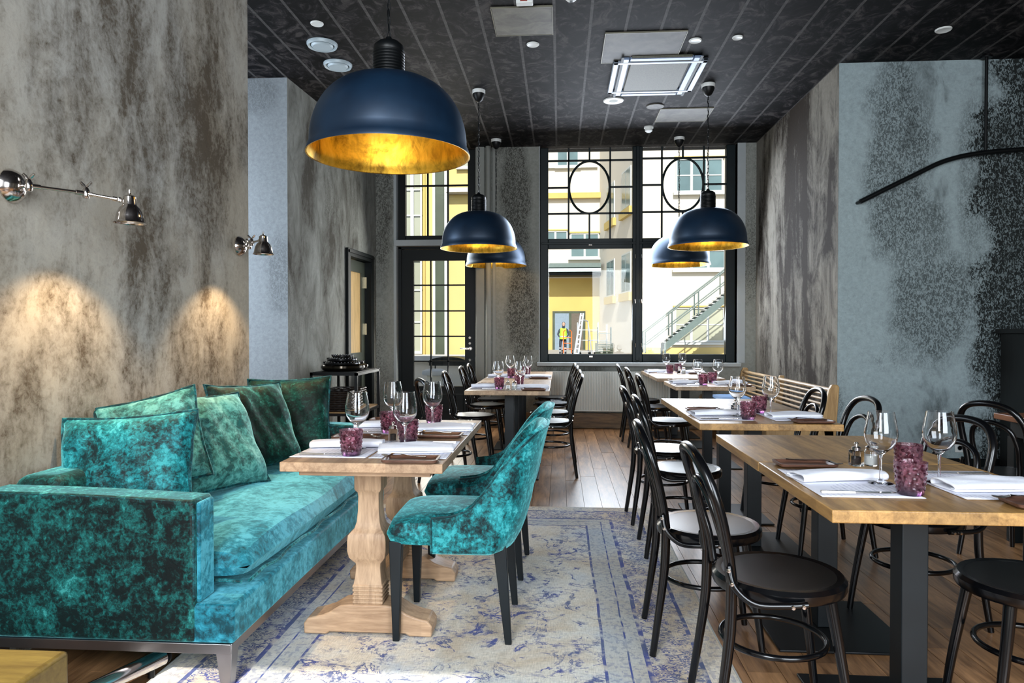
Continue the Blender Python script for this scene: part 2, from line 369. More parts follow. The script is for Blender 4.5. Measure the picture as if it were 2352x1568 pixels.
def mk_linen():
    t = NT('white_linen'); v = t.co(); a = t.noise(v, 9, 4, .6); w_ = t.noise(t.map(v, (300, 300, 300)), 1, 2)
    t.bump(t.math('ADD', a, t.math('MULTIPLY', w_, .3)), .4, .006); return t.fin(t.ramp(a, (.3, (.74, .76, .84)), (.7, (.84, .85, .90))), .9)
M['linen'] = mk_linen()
def mk_mat():
    t = NT('paper_placemat_print'); v = t.co(); x, y, z = t.sep(v)[0:3]
    rows = t.math('GREATER_THAN', t.math('FRACT', t.math('MULTIPLY', x, 62)), .55)
    ch = t.ramp(t.noise(t.map(v, (40, 260, 1)), 1, 2), (.5, 0), (.53, 1)); blk = t.ramp(t.noise(t.map(v, (7, 5, 1)), 1, 1), (.50, 0), (.53, 1))
    k = t.math('MULTIPLY', t.math('MULTIPLY', rows, ch), blk)
    return t.fin(t.mix(t.math('MULTIPLY', k, .6), (.78, .79, .88, 1), (.28, .30, .45, 1)), .7)
M['mat'] = mk_mat()
def mk_gold():
    t = NT('gold_leaf_inside'); v = t.co(); a = t.noise(t.map(v, (1, 1, .5)), 14, 6, .7, 1); b = t.noise(v, 3.2, 5, .7, .8)
    f = t.math('ADD', t.math('MULTIPLY', a, .4), t.math('MULTIPLY', b, .6))
    return t.bump(a, .3, .004).fin(t.ramp(f, (.36, (.10, .05, .006)), (.52, (.78, .48, .05)), (.66, (.95, .66, .12))), .38, .85)
M['gold'] = mk_gold()
def mk_dome():
    t = NT('blued_steel_dome'); v = t.co(); a = t.noise(t.map(v, (1, 1, 14)), 7, 4, .6); b = t.noise(v, 4, 4)
    return t.bump(a, .08, .002).fin(t.mix(t.ramp(b, (.4, 0), (.65, 1)), (.005, .021, .044, 1), (.010, .038, .074, 1)), .42, .5, Coat_Weight=.6, Coat_Roughness=.42, Coat_Tint=(.5, .75, 1, 1), Specular_IOR_Level=.6)
M['dome'] = mk_dome()
def emis(name, col, st):
    t = NT(name); return t.fin((*col, 1), .5, 0, Emission_Color=(*col, 1), Emission_Strength=st)
M['bulb'] = emis('warm_bulb', (1, .72, .32), 12)
M['lens'] = emis('downlight_lens', (1, .82, .70), .9)
# ================================================================== ROOM
H = 3.62; YB = 8.98; YA = 6.39; XL = -2.05
YE = P(572, 800, x=XL).y
# ---- floor: boards one by one
fl = struct(bx(-5, 5.2, -1.4, YB + .4, -.06, -.012).build('floor', M['subfloor']))
BW = .125; rest = MB(); nb = 0
proto = {}
r0 = random.Random(3)
for i in range(-21, 33):
    x0 = i * BW + .05; y = 1.2 - r0.random() * 1.2
    while y < YB + .02:
        L = r0.choice([1.6, 1.9, 2.2, 2.5]); y1 = min(y + L, YB + .02)
        if y1 - y > .05:
            zt = r0.choice([0, -.0006, -.001]); vis = (x0 > -2.5 and x0 < 3.3 and y1 > 1.9 and (x0 > -1.6 or y1 > 5.2) and not (-1.4 < x0 < .5 and y1 < 4.6)) or y1 > 5.5
            if vis and nb < 295:
                key = round(y1 - y, 3)
                if key not in proto:
                    me_o = MB().box(.0012, BW - .0012, .0012, key - .0012, -.014, 0).build('floor_board', M['board'], fl); proto[key] = me_o.data; o = me_o
                    o.location = (x0, y, zt)
                else:
                    o = bpy.data.objects.new('floor_board', proto[key]); C.objects.link(o); o.parent = fl; o.location = (x0, y, zt)
                nb += 1
            else: rest.box(x0 + .0012, x0 + BW - .0012, y + .001, y1 - .001, -.014, zt)
        y = y1
for i in range(-40, 42):
    x0 = i * BW + .05
    if -21 <= i < 33: rest.box(x0 + .001, x0 + BW - .001, -1.38, -.02, -.014, 0)
    else:
        for y in (-1.38, 1.0, 3.2, 5.4, 7.3): rest.box(x0 + .001, x0 + BW - .001, y, min(y + 2.2, YB), -.014, 0)
tag(rest.build('outlying_floor_boards', M['board'], fl), kind='stuff')
# ---- ceiling with hung boards and pale seams
ce = struct(bx(-5, 5.2, -1.5, YB + .35, H + .006, H + .35).build('ceiling', M['seam']))
cw = .279; cm = MB().box(.0005, cw - .0005, -1.45, YB - .002, .0, .012).build('ceiling_panel', M['ceiling'], ce)
k0 = -17; cm.location = (-.045 + k0 * cw, 0, H - .006)
for k in range(k0 + 1, 18):
    o = bpy.data.objects.new('ceiling_panel', cm.data); C.objects.link(o); o.parent = ce; o.location = (-.045 + k * cw, 0, H - .006)
for k in range(k0, 18):
    if k == k0: sm_ = bx(-.011, .011, -1.45, YB - .003, -.0085, -.0065).build('seam_tape', M['seam'], ce); sm_.location = (-.045 + k * cw, 0, H + .0015); continue
    o = bpy.data.objects.new('seam_tape', sm_.data); C.objects.link(o); o.parent = ce; o.location = (-.045 + k * cw, 0, H + .0015)
# ---- walls
struct(bx(XL - .28, XL, -1.4, YE, 0, H + .02).build('wall_left', M['wall_left']))
struct(bx(-5, -2.55, YA, YA + .2, 0, H + .02).build('wall_left_alcove', M['wall_alcove']))
A = Vector((-2.55, YA + .001)); B = Vector((-2.40, YB)); 
dn = (B - A).normalized(); dl = (B - A).length; nn = Vector((-dn.y, dn.x))
def onw(t, off, z): q = A + dn * t - nn * off; return (q.x, q.y, z)      # off>0: into the room
def slab(mb, t0, t1, o0, o1, z0, z1): return mb.quad8([onw(t0, o0, z0), onw(t1, o0, z0), onw(t1, o1, z0), onw(t0, o1, z0)], [onw(t0, o0, z1), onw(t1, o0, z1), onw(t1, o1, z1), onw(t0, o1, z1)])
def wt(u, v):   # parameter along that wall seen at column u
    d = FW * FP + RT * (u - 1176) + UP * (784 - v)
    # EYE.xy + s*d.xy = A + t*dn
    det = d.x * (-dn.y) - d.y * (-dn.x); ax, ay = A.x, A.y
    s_ = (ax * (-dn.y) - ay * (-dn.x)) / det; t_ = (d.x * ay - d.y * ax) / det
    return t_, EYE.z + s_ * d.z
t0, z0_ = wt(793, 563); t1, z1_ = wt(853, 592)
DT0, DT1 = t0, min(t1, dl - .06); DH = (z0_ + z1_) / 2
wl = MB(); slab(wl, 0, DT0 + .04, -.2, 0, 0, H + .02); slab(wl, DT1 - .04, dl + .1, -.2, 0, 0, H + .02); slab(wl, DT0 + .04, DT1 - .04, -.2, 0, DH - .04, H + .02)
struct(wl.build('wall_left_rear', M['wall_rear'], fix=True))
# inner door in that wall
dr = struct(slab(slab(slab(MB(), DT0, DT0 + .09, -.14, .035, 0, DH), DT1 - .09, DT1, -.14, .035, 0, DH), DT0 + .09, DT1 - .09, -.14, .035, DH - .09, DH).build('door_1', M['black_paint'], bevel=.006, fix=True))
slab(MB(), DT0 + .02, DT1 - .02, .035, .05, DH - .05, DH - .02).build('door_moulding', M['black_paint'], dr, fix=True)
lf = MB(); a, b = DT0 + .09, DT1 - .09
slab(lf, a, a + .13, -.10, -.055, .01, DH - .1); slab(lf, b - .13, b, -.10, -.055, .01, DH - .1); slab(lf, a + .13, b - .13, -.10, -.055, DH - .24, DH - .1)
slab(lf, a + .13, b - .13, -.10, -.055, .01, .25); slab(lf, a + .13, b - .13, -.10, -.055, .85, .98)
lf.build('door_leaf', plain('door_leaf_grey_green', (.055, .065, .05), .35), dr, fix=True)
slab(MB(), a + .13, b - .13, -.088, -.072, .98, DH - .24).build('door_panel', M['gilt_wood'], dr, fix=True)
slab(MB(), a + .13, b - .13, -.088, -.072, .25, .85).build('door_panel', M['black_paint'], dr, fix=True)
for z in (.35, 1.2, DH - .42): slab(MB(), b - .012, b + .012, -.055, -.03, z, z + .14).build('hinge', M['brass'], dr, fix=True)
# back wall
yw = YB + .13
def bxp(u, v, y=YB): return P(u, v, y=y)
xa = bxp(905, 560).x; xb = bxp(1092, 700).x; xc = bxp(1240, 600).x; xd = bxp(1693, 600).x; zs = bxp(1460, 832).z
wb = MB().box(-2.55, xa, YB, YB + .35, 0, H + .02).box(xb, xc, YB, YB + .35, 0, H + .02).box(xd, 2.8, YB, YB + .35, 0, H + .02).box(xc, xd, YB, YB + .35, 0, zs)
struct(wb.build('wall_back', M['wall_back']))
struct(bx(2.465, 2.75, YA, YB, 0, H + .02).build('wall_right', M['wall_right']))
struct(bx(2.467, 5.2, YA - .002, YA + .2, 0, H + .02).build('wall_right_front', M['wall_right_front']))
struct(bx(5.0, 5.3, -1.4, YA + .2, 0, H + .02).build('wall_right_side', M['wall_right']))
# unseen street side wall, two tall window openings shaped to place sun and highlights; alcove side wall with one
sw = MB(); oy0, oy1 = -1.5, -1.25
for x0, x1 in ((-2.4, -1.50), (-.30, .9), (3.0, 5.2)): sw.box(x0, x1, oy0, oy1, 0, H + .02)
for x0, x1, zt in ((-1.50, -.30, 3.32), (.9, 3.0, 3.0)): sw.box(x0, x1, oy0, oy1, 0, .35); sw.box(x0, x1, oy0, oy1, zt, H + .02)
struct(sw.build('wall_front', M['wall_rear']))
struct(MB().box(-4.9, -4.6, YE - .6, YE + .2, 0, H).box(-4.9, -4.6, YA - .1, YA + .2, 0, H).box(-4.9, -4.6, YE, YA, 0, .7).box(-4.9, -4.6, YE, YA, 3.1, H).build('wall_alcove_side', M['wall_rear']))
struct(bx(-4.9, XL - .28, YE - .6, YE - .4, 0, H).build('wall_alcove_front', M['wall_rear']))
# skirting
def skirt(name, a, b, h=.17, m=None): return struct(bx(a[0], b[0], a[1], b[1], 0, h).build(name, m or M['black_paint'], bevel=.005))
skirt('baseboard_back', (xb, YB - .03), (2.46, YB - .001), P(1400, 948, y=YB).z, M['skirt'])
skirt('baseboard_right', (2.47, YA - .022), (4.98, YA - .001), .12)
o = struct(slab(MB(), .01, DT0, .001, .02, 0, .12).build('baseboard_left', M['grey_paint'], fix=True))
# pilaster boards and pipes between door and window
tr = MB(); p0 = bxp(1094, 700).x; p1 = bxp(1113, 700).x; p2 = bxp(1116, 700).x; p3 = bxp(1129, 700).x
struct(bx(p0, p1, YB - .035, YB - .001, .17, H).build('trim_1', M['grey_paint'], bevel=.004))
struct(MB().tube([((p2 + p3) / 2, YB - .05, .17), ((p2 + p3) / 2, YB - .05, H)], .036, 16).build('trim_2', M['grey_paint']))
struct(bx(p3 + .015, p3 + .055, YB - .02, YB - .001, .17, H).build('trim_3', M['grey_paint'], bevel=.003))
# ---- large window (1): frame, sashes, glazing bars, ovals
g = lambda cx, cy: P(1200 + cx * .34439, 320 + cy * .34439, y=yw)
def gx(cx, cy=600): return g(cx, cy).x
def gz(cy, cx=760): return g(cx, cy).z
wn = MB(); f0, f1 = yw - .03, yw + .07
X0, X1 = xc, xd; ZT = H; ZB = zs
zt0, zt1 = gz(725), gz(660); zb = gz(1432)
xl, xm0, xm1, xr = gx(172), gx(733), gx(800), gx(1355)
wn.box(X0, xl, f0, f1, ZB, ZT).box(xr, X1, f0, f1, ZB, ZT).box(xm0, xm1, f0, f1, ZB, ZT)
for a, b in ((xl, xm0), (xm1, xr)): wn.box(a, b, f0, f1, ZB, zb).box(a, b, f0, f1, zt0, zt1)
WN = struct(wn.build('window_1', M['window_paint'], bevel=.006))
bx((xm0 + xm1) / 2 - .022, (xm0 + xm1) / 2 + .022, f0 - .02, f0, ZB + .02, ZT).build('meeting_strip', M['window_paint'], WN, bevel=.004)
bx(X0 + .02, X1 - .02, f0 - .014, f0, (zt0 + zt1) / 2 - .015, (zt0 + zt1) / 2 + .015).build('transom_strip', M['window_paint'], WN, bevel=.004)
def bar(mb, x0, x1, z0, z1): mb.box(x0, x1, yw - .008, yw + .022, z0, z1)
hb = .011
def glaz(xa_, xb_, v1, vm, v2, h1, h2, h3, oc):
    mb = MB(); za, zbm, zc = gz(h1), gz(h2), gz(h3); x1, xm, x2 = gx(v1, 300), gx(vm, 300), gx(v2, 300)
    for x in (x1, x2): bar(mb, x - hb, x + hb, zt1, H)
    for z in (za, zc): bar(mb, xa_, xb_, z - hb, z + hb)
    bar(mb, xa_, x1, zbm - hb, zbm + hb); bar(mb, x2, xb_, zbm - hb, zbm + hb)
    bar(mb, xm - hb, xm + hb, za, H); bar(mb, xm - hb, xm + hb, zt1, zc)
    mb.build('glazing_bar', M['window_paint'], WN)
    rx, rz = (x2 - x1) / 2 - .006, (za - zc) / 2 - .004
    MB().tube([((x1 + x2) / 2 + rx * math.cos(a), yw + .007, zbm + rz * math.sin(a)) for a in [2 * PI * k / 48 for k in range(48)]], .015, 8, closed=True).build('oval_bar', M['window_paint'], WN)
glaz(xl, xm0, 308, 447, 585, 135, 315, 490, 0)
glaz(xm1, xr, 930, 1070, 1210, 128, 305, 485, 0)
for a, b in ((xl, xm0), (xm1, xr)):
    bx(a, b, yw + .025, yw + .029, zb, zt0).build('pane', M['pane'], WN); bx(a, b, yw + .025, yw + .029, zt1, H).build('pane', M['pane'], WN)
for cx in (750, 788):
    for cy in (780, 1078, 1370):
        q = g(cx, cy); MB().tube([(q.x, f0 - .03, q.z + .02), (q.x + .004, f0 - .035, q.z - .03)], .007, 8).build('catch', M['chrome'], WN)
for cx, cy in ((452, 706), (456, 1448)):
    q = g(cx, cy); MB().cbox((q.x, f0 - .008, q.z), (.05, .012, .022)).build('lock_plate', M['chrome'], WN, bevel=.004)
struct(MB().box(X0 - .012, X0 - .0, YB - .01, f0, ZB, H).box(X1, X1 + .1, YB - .006, f0, ZB, H).build('trim_4', M['pale_paint']))
sl = struct(bx(P(1233, 835, y=YB - .1).x, P(1702, 835, y=YB - .1).x, YB - .13, f0 + .005, zs - .045, zs).build('window_sill', M['pale_paint'], bevel=.006)); sl.name = 'trim_5'
# ---- glazed courtyard door with transom window
e = lambda cx, cy: P(840 + cx * .4019, 330 + cy * .4019, y=yw)
ex = lambda cx, cy=700: e(cx, cy).x
ez = lambda cy, cx=400: e(cx, cy).z
W2 = MB(); a0, a1 = ex(188, 400), ex(600, 400); g0, g1 = ex(228, 400), ex(585, 400); zl1 = ez(556); zg0 = ez(526)
W2.box(a0, g0, f0, f1, zl1, H).box(g1, xb + .02, f0, f1, zl1, H).box(g0, g1, f0, f1, zl1, zg0)
W2 = struct(W2.build('window_2', M['black_paint'], bevel=.005))
mb = MB()
for cx in (355, 470): x = ex(cx, 300); bar(mb, x - hb, x + hb, zg0, H)
for z in (ez(240), ez(240) + .33, ez(240) + .66): bar(mb, g0, g1, z - hb, z + hb)
mb.build('glazing_bar', M['black_paint'], W2); bx(g0, g1, yw + .025, yw + .029, zg0, H).build('pane', M['pane'], W2)
struct(bx(xa, xb, YB - .02, f1, ez(590), zl1).build('trim_6', M['pale_paint'], bevel=.004))
struct(MB().box(xa - .004, a0 - .0, YB - .004, f0, 0, H).build('trim_7', M['pale_paint']))
dz = ez(590); d0, d1 = ex(200, 1000), xb - .001
D2 = MB(); D2.box(a0, d0 + .02, f0, f1, 0, dz).box(d1 - .015, d1, f0, f1, 0, dz).box(a0, d1, f0, f1, dz - .03, dz)
D2 = struct(D2.build('door_2', M['black_paint'], bevel=.004))
q0, q1, qb, qt = ex(275), ex(568), ez(1385), ez(668)
lf = MB(); L0, L1 = d0 + .022, d1 - .017
lf.box(L0, q0, yw - .02, yw + .03, .01, dz - .034).box(q1, L1, yw - .02, yw + .03, .01, dz - .034).box(q0, q1, yw - .02, yw + .03, qt, dz - .034).box(q0, q1, yw - .02, yw + .03, .01, qb)
lf.build('door_leaf', M['black_paint'], D2)
bx(q0 + .02, q1 - .02, yw - .03, yw - .02, .18, qb - .1).build('kick_panel', M['black_paint'], D2, bevel=.006)
mb = MB()
for cx in (372, 470): x = ex(cx); bar(mb, x - .009, x + .009, qb, qt)
for cy in (808, 955, 1100, 1243): z = ez(cy); bar(mb, q0, q1, z - .009, z + .009)
mb.build('glazing_bar', M['black_paint'], D2); bx(q0, q1, yw + .012, yw + .016, qb, qt).build('pane', M['pane'], D2)
q = e(600, 1170); MB().tube([(q.x, yw - .02, q.z), (q.x, yw - .07, q.z), (q.x - .02, yw - .075, q.z), (q.x - .13, yw - .075, q.z + .003)], .009, 10).lathe([(0, -.006), (.024, -.006), (.024, .006), (0, .006)], 16, (q.x, yw - .026, q.z), M=Matrix.Rotation(PI / 2, 3, 'X')).build('door_handle', M['chrome'], D2)
for cy in (1108, 1140, 1235): q = e(597, cy); MB().lathe([(0, -.008), (.016, -.008), (.016, .008), (0, .008)], 16, (q.x, yw - .03, q.z), M=Matrix.Rotation(PI / 2, 3, 'X')).build('lock', M['chrome'], D2)
# ---- radiator
ra = P(1255, 852, y=YB - .09); rb = P(1440, 945, y=YB - .09); rx0, rx1, rz1, rz0 = ra.x, ra.x + 1.75, ra.z, rb.z
R = empty('radiator', ((rx0 + rx1) / 2, YB - .09, rz0), 0, 'white ribbed panel radiator under the big window', 'radiator')
n = int((rx1 - rx0) / .0333); pts = []
hw = (rx1 - rx0) / 2
for i in range(n):
    x = -hw + i * .0333; pts += [(x, 0), (x + .008, -.012), (x + .022, -.012), (x + .030, 0)]
pts += [(hw, 0), (hw, .03), (-hw, .03)]
MB().prism(pts, 0.012, rz1 - rz0 - .012, 'z').build('ribbed_panel', M['rad_white'], R, fix=True)
MB().box(-hw - .004, hw + .004, -.014, .05, rz1 - rz0 - .014, rz1 - rz0).box(-hw - .004, hw + .004, -.014, .05, 0, .012).build('top_grille', M['rad_white'], R, bevel=.002)
for s in (-1, 1): MB().tube([(s * (hw - .08), .02, -rz0 + .0), (s * (hw - .08), .02, .02)], .012, 10).build('pipe', M['rad_white'], R)
for s in (-1, 1): bx(s * (hw - .3) - .02, s * (hw - .3) + .02, .05, .089, .1, .4).build('bracket', M['rad_white'], R)
# ================================================================== CEILING FITTINGS
Z = H - .006
def ceil(u, v): q = P(u, v, z=Z); return (q.x, q.y, Z)
def disc(name, u, v, r, label, cat, parts, group=None):
    t = empty(name, ceil(u, v), 0, label, cat, group)
    for nm, prof, m in parts: MB().lathe(prof, 32).build(nm, M[m] if isinstance(m, str) else m, t)
    return t
def vent(u, v, r, lab):
    disc('ceiling_vent', u, v, r, lab, 'vent', [('outer_ring', [(r * .80, -.001), (r, -.001), (r, -.012), (r * .93, -.028), (r * .80, -.022), (r * .78, -.001)], 'vent'),
        ('slot', [(0, -.001), (r * .78, -.001), (r * .78, -.006), (0, -.006)], 'vent_dark'),
        ('inner_disc', [(0, -.007), (r * .70, -.007), (r * .72, -.02), (r * .62, -.034), (0, -.036)], 'vent')], 'round air vents in a row')
vent(740, 100, .125, 'round grey air vent nearest the top in the row of three')
vent(776, 147, .125, 'middle round grey air vent of the row of three')
vent(812, 189, .125, 'round grey air vent partly hidden by the big lamp shade')
def spot(u, v, lab, r=.052, lens='lens'):
    disc('downlight', u, v, r, lab, 'downlight', [('trim_ring', [(r * .72, -.001), (r, -.001), (r, -.006), (r * .9, -.012), (r * .72, -.008)], 'white'), ('lens', [(0, -.001), (r * .72, -.001), (r * .72, -.003), (0, -.003)], lens)])
spot(728, 53, 'small round downlight above the row of air vents', .05, 'ceil_spot')
spot(1224, 101, 'pink white downlight below the grey ceiling hatch')
spot(1597, 92, 'pink white downlight beside the dark ceiling hatch')
spot(1694, 85, 'small chrome ringed downlight near the dark hatch', .042, 'ceil_spot')
spot(2167, 67, 'lone downlight in the dark corner of the ceiling', .06)
def speaker(u, v, r, m, lab): disc('ceiling_speaker', u, v, r, lab, 'speaker', [('rim', [(r * .9, -.001), (r, -.001), (r, -.006), (r * .95, -.012), (r * .88, -.009)], m), ('grille', [(0, -.001), (r * .89, -.001), (r * .88, -.008), (0, -.010)], 'ceil_spot' if m == 'white' else 'hatch')])
speaker(1409, 230, .105, 'white', 'pale round ceiling speaker below the air conditioner')
speaker(1505, 243, .095, 'hatch', 'dark round ceiling speaker beside the small hatch')
t = disc('smoke_detector', 1490, 291, .05, 'small white smoke detector on the ceiling near the window', 'detector', [('base', [(0, -.001), (.055, -.001), (.055, -.018), (0, -.018)], 'white'), ('chamber', [(0, -.018), (.045, -.018), (.042, -.05), (.022, -.066), (0, -.068)], 'white')])
def hatch(u0, v0, u1, v1, lab, mk='hatch'):
    a = P(u0, v0, z=Z); b = P(u1, v1, z=Z); c = ((a.x + b.x) / 2, (a.y + b.y) / 2, Z); w_, d_ = abs(b.x - a.x) / 2, abs(a.y - b.y) / 2
    t = empty('ceiling_hatch', c, 0, lab, 'hatch')
    bx(-w_, w_, -d_, d_, -.010, -.001).build('hatch_panel', M[mk], t, bevel=.002)
    MB().box(-w_ - .006, w_ + .006, -d_ - .006, -d_ - .0005, -.012, 0).box(-w_ - .006, w_ + .006, d_ + .0005, d_ + .006, -.012, 0).box(-w_ - .006, -w_ - .0005, -d_, d_, -.012, 0).box(w_ + .0005, w_ + .006, -d_, d_, -.012, 0).build('hatch_edge', M['hatch_edge'], t)
M['hatch_edge'] = plain('hatch_edge_metal', (.16, .15, .11), .5, .3)
t_ = NT('hatch_light_board'); a_ = t_.noise(t_.co('World'), 6, 7, .65, .6); M['hatch_light'] = t_.fin(t_.ramp(a_, (.35, (.06, .055, .042)), (.7, (.17, .16, .125))), .6)
hatch(1128, 17, 1269, 76, 'large grey ceiling hatch nearest the viewer', 'hatch_light')
hatch(1392, 75, 1550, 138, 'dark mottled ceiling hatch beside the air conditioner')
hatch(1518, 249, 1618, 276, 'smallest dark ceiling hatch nearest the window')
# cassette air conditioner
a = P(1421, 142, z=Z); b = P(1569, 201, z=Z); cc = ((a.x + b.x) / 2 + .02, (a.y + b.y) / 2, Z); hw = (b.x - a.x) / 2 + .07; hd = (a.y - b.y) / 2
AC = empty('air_conditioner', cc, 0, 'square ceiling cassette air conditioner with grey grille', 'air conditioner')
fr = MB()
for s in (-1, 1): fr.box(-hw, hw, s * hd - .05 * (s > 0), s * hd + .05 * (s < 0), -.03, -.001).box(s * hw - .05 * (s > 0), s * hw + .05 * (s < 0), -hd + .05, hd - .05, -.03, -.001)
fr.build('frame', plain('cassette_grey_blue', (.26, .31, .38), .4, .2, .05), AC, bevel=.008)
for s in (-1, 1):
    MB().box(-hw + .14, hw - .14, s * (hd - .10) - .03, s * (hd - .10) + .03, -.028, -.004).build('louvre', plain('louvre_blue', (.16, .22, .34), .4, .2, .05), AC, bevel=.006)
    MB().box(s * (hw - .10) - .035, s * (hw - .10) + .035, -hd + .12, hd - .12, -.028, -.004).build('louvre', plain('louvre_blue', (.16, .22, .34), .4, .2, .05), AC, bevel=.006)
    MB().box(s * (hw - .075) - .012, s * (hw - .075) + .012, -hd + .16, hd - .16, -.0295, -.027).build('air_slot', M['vent_dark'], AC)
MB().box(-hw + .15, hw - .15, -hd + .15, hd - .15, -.024, -.003).build('grille', plain('cassette_grille', (.10, .10, .075), .6, 0, .3, 90), AC, bevel=.01)
MB().box(-hw + .05, hw - .05, -hd + .05, hd - .05, -.006, -.001).build('back_plate', M['vent_dark'], AC)
# exit sign edge and sensor at the top of the picture
t = empty('emergency_light', ceil(1205, -6), 0, 'small white emergency light box at the top edge by the hatch', 'light')
bx(-.06, .06, -.03, .03, -.05, -.001).build('housing', M['white'], t, bevel=.006); bx(-.03, .02, -.034, -.03, -.04, -.012).build('indicator', plain('indicator_red', (.25, .03, .02), .4), t)
t = empty('ceiling_sensor', ceil(1312, -10), 0, 'small white ceiling sensor at the top edge of the picture', 'sensor')
MB().lathe([(0, -.001), (.045, -.001), (.045, -.02), (.03, -.035), (0, -.04)], 24).build('housing', M['white'], t)
bx(-.01, .01, -.01, .01, -.044, -.039).build('sensor_eye', M['vent_dark'], t)
# ================================================================== PENDANTS
def pendant(x, y, label, first=None):
    if first: return dup(first, (x, y, Z), 0, label)
    zr = 2.055 - Z
    t = empty('pendant_lamp', (x, y, Z), 0, label, 'lamp', 'black dome pendant lamps')
    r = .375; hp = .345
    prof = []
    for i in range(21):
        a = PI / 2 * i / 20; prof.append((.07 + (r - .012 - .07) * math.sin(a) ** .86, zr + .045 + (hp - .03) * math.cos(a) ** .95))
    prof = [(.066, zr + hp + .016)] + prof[1:] + [(r - .004, zr + .03), (r + .004, zr + .006), (r + .004, zr)]
    inn = [(r_ - .006, z_ - .004) for r_, z_ in reversed(prof[1:-1])]
    MB().lathe(prof + [(r - .004, zr)], 64).v
    sh = MB(); n = len(prof); sh.lathe(prof, 64); sh.f = [f for f in sh.f if len(f) == 4]; sh.sm = [True] * len(sh.f); sh.build('shade', M['dome'], t)
    si = MB(); si.lathe([(r + .004, zr)] + [(r - .003, zr + .002)] + inn + [(.02, zr + hp + .008)], 64); si.f = [f for f in si.f if len(f) == 4]; si.sm = [True] * len(si.f); si.build('shade_lining', M['gold'], t)
    nk = [(.058, zr + hp - .01)]
    z = zr + hp + .02
    nk += [(.072, z)]
    for i in range(9): nk += [(.074, z + i * .0135 + .003), (.074, z + i * .0135 + .008), (.069, z + i * .0135 + .011)]
    nk += [(.072, z + .125), (.068, z + .148), (.05, z + .165), (.02, z + .172), (.012, z + .19)]
    MB().lathe(nk, 32).build('ribbed_neck', M['black_metal'], t)
    MB().lathe([(.002, zr + .22), (.03, zr + .20), (.045, zr + .17), (.04, zr + .14), (.002, zr + .125)], 20).build('bulb', M['bulb'], t)
    MB().lathe([(.022, zr + .22), (.022, zr + hp)], 16).build('lamp_holder', M['black_metal'], t)
    MB().lathe([(.002, -.036), (.062, -.036), (.064, -.03), (.064, -.001), (.002, -.001)], 28).build('canopy_ring', M['white'], t)
    MB().lathe([(.060, -.037), (.056, -.06), (.035, -.10), (.018, -.115), (.006, -.12)], 28).build('canopy_cup', M['black_metal'], t)
    top = zr + hp + .20; mb = MB(); L = -.12 - top; k = int(L / .034)
    for i in range(k):
        zc = top + (i + .5) * L / k; rot = (i % 2) * PI / 2; pts = []
        for a in [2 * PI * q / 10 for q in range(10)]:
            ax = .008 * math.cos(a); pts.append((ax * math.cos(rot), ax * math.sin(rot), zc + .021 * math.sin(a)))
        mb.tube(pts, .0028, 5, closed=True)
    mb.build('chain', M['black_metal'], t)
    MB().tube([(.006 * math.sin(i * 1.3), .006 * math.cos(i * 1.3), top + L * i / 24) for i in range(25)], .0028, 6).build('cable', M['black_metal'], t)
    return t
LP = []
for (u, s, X, lab) in ((895, 488, -.80, 'nearest and largest looking black dome pendant with gold lining above the sofa'),
                       (1100, 232, -.80, 'black dome pendant in front of the glazed courtyard door'),
                       (1139, 185, -.79, 'black dome pendant furthest back on the sofa side'),
                       (1625, 238, 1.42, 'nearer black dome pendant in front of the big window'),
                       (1558, 187, 1.455, 'rear black dome pendant partly behind another at the window')):
    LP.append((X, yd(1600 / s, X), lab))
p0_ = pendant(LP[0][0], LP[0][1], LP[0][2]); index_children()
for x, y, lab in LP[1:]: pendant(x, y, lab, p0_)
for x, y, lab in LP: light('pendant_light', 'POINT', (x, y, 2.18), (x, y, 0), 2.6, (1, .74, .42), shadow_soft_size=.04)
# ================================================================== FURNITURE
# ---- rug
ry1 = yd(1600 / 329, 0); ry0 = ry1 - 2 * RUG[1]
rg = empty('rug', (-.40, (ry0 + ry1) / 2, 0), 0, 'faded cream and grey oriental rug with blue scroll pattern and border', 'rug')
def rugf(a, b):
    x = (a * 2 - 1) * RUG[0]; y = (b * 2 - 1) * RUG[1]; e_ = .004 * math.sin(y * 3.1) + .003 * math.sin(y * 7.7 + 1)
    return (x + (e_ if abs(a * 2 - 1) > .99 else 0), y, .009)
MB().sheet(rugf, 60, 90).build('pile', M['rug'], rg)
MB().box(-RUG[0] + .006, RUG[0] - .006, -RUG[1] + .003, RUG[1] - .003, .0005, .0085).build('backing', M['rug'], rg)
for s in (-1, 1):
    MB().tube([(s * (RUG[0] - .003) + .004 * math.sin(y * 3.1) + .003 * math.sin(y * 7.7 + 1), y, .006) for y in [-RUG[1] + 2 * RUG[1] * k / 60 for k in range(61)]], .005, 6).build('edge_binding', plain('rug_binding', (.42, .42, .40), .9), rg)
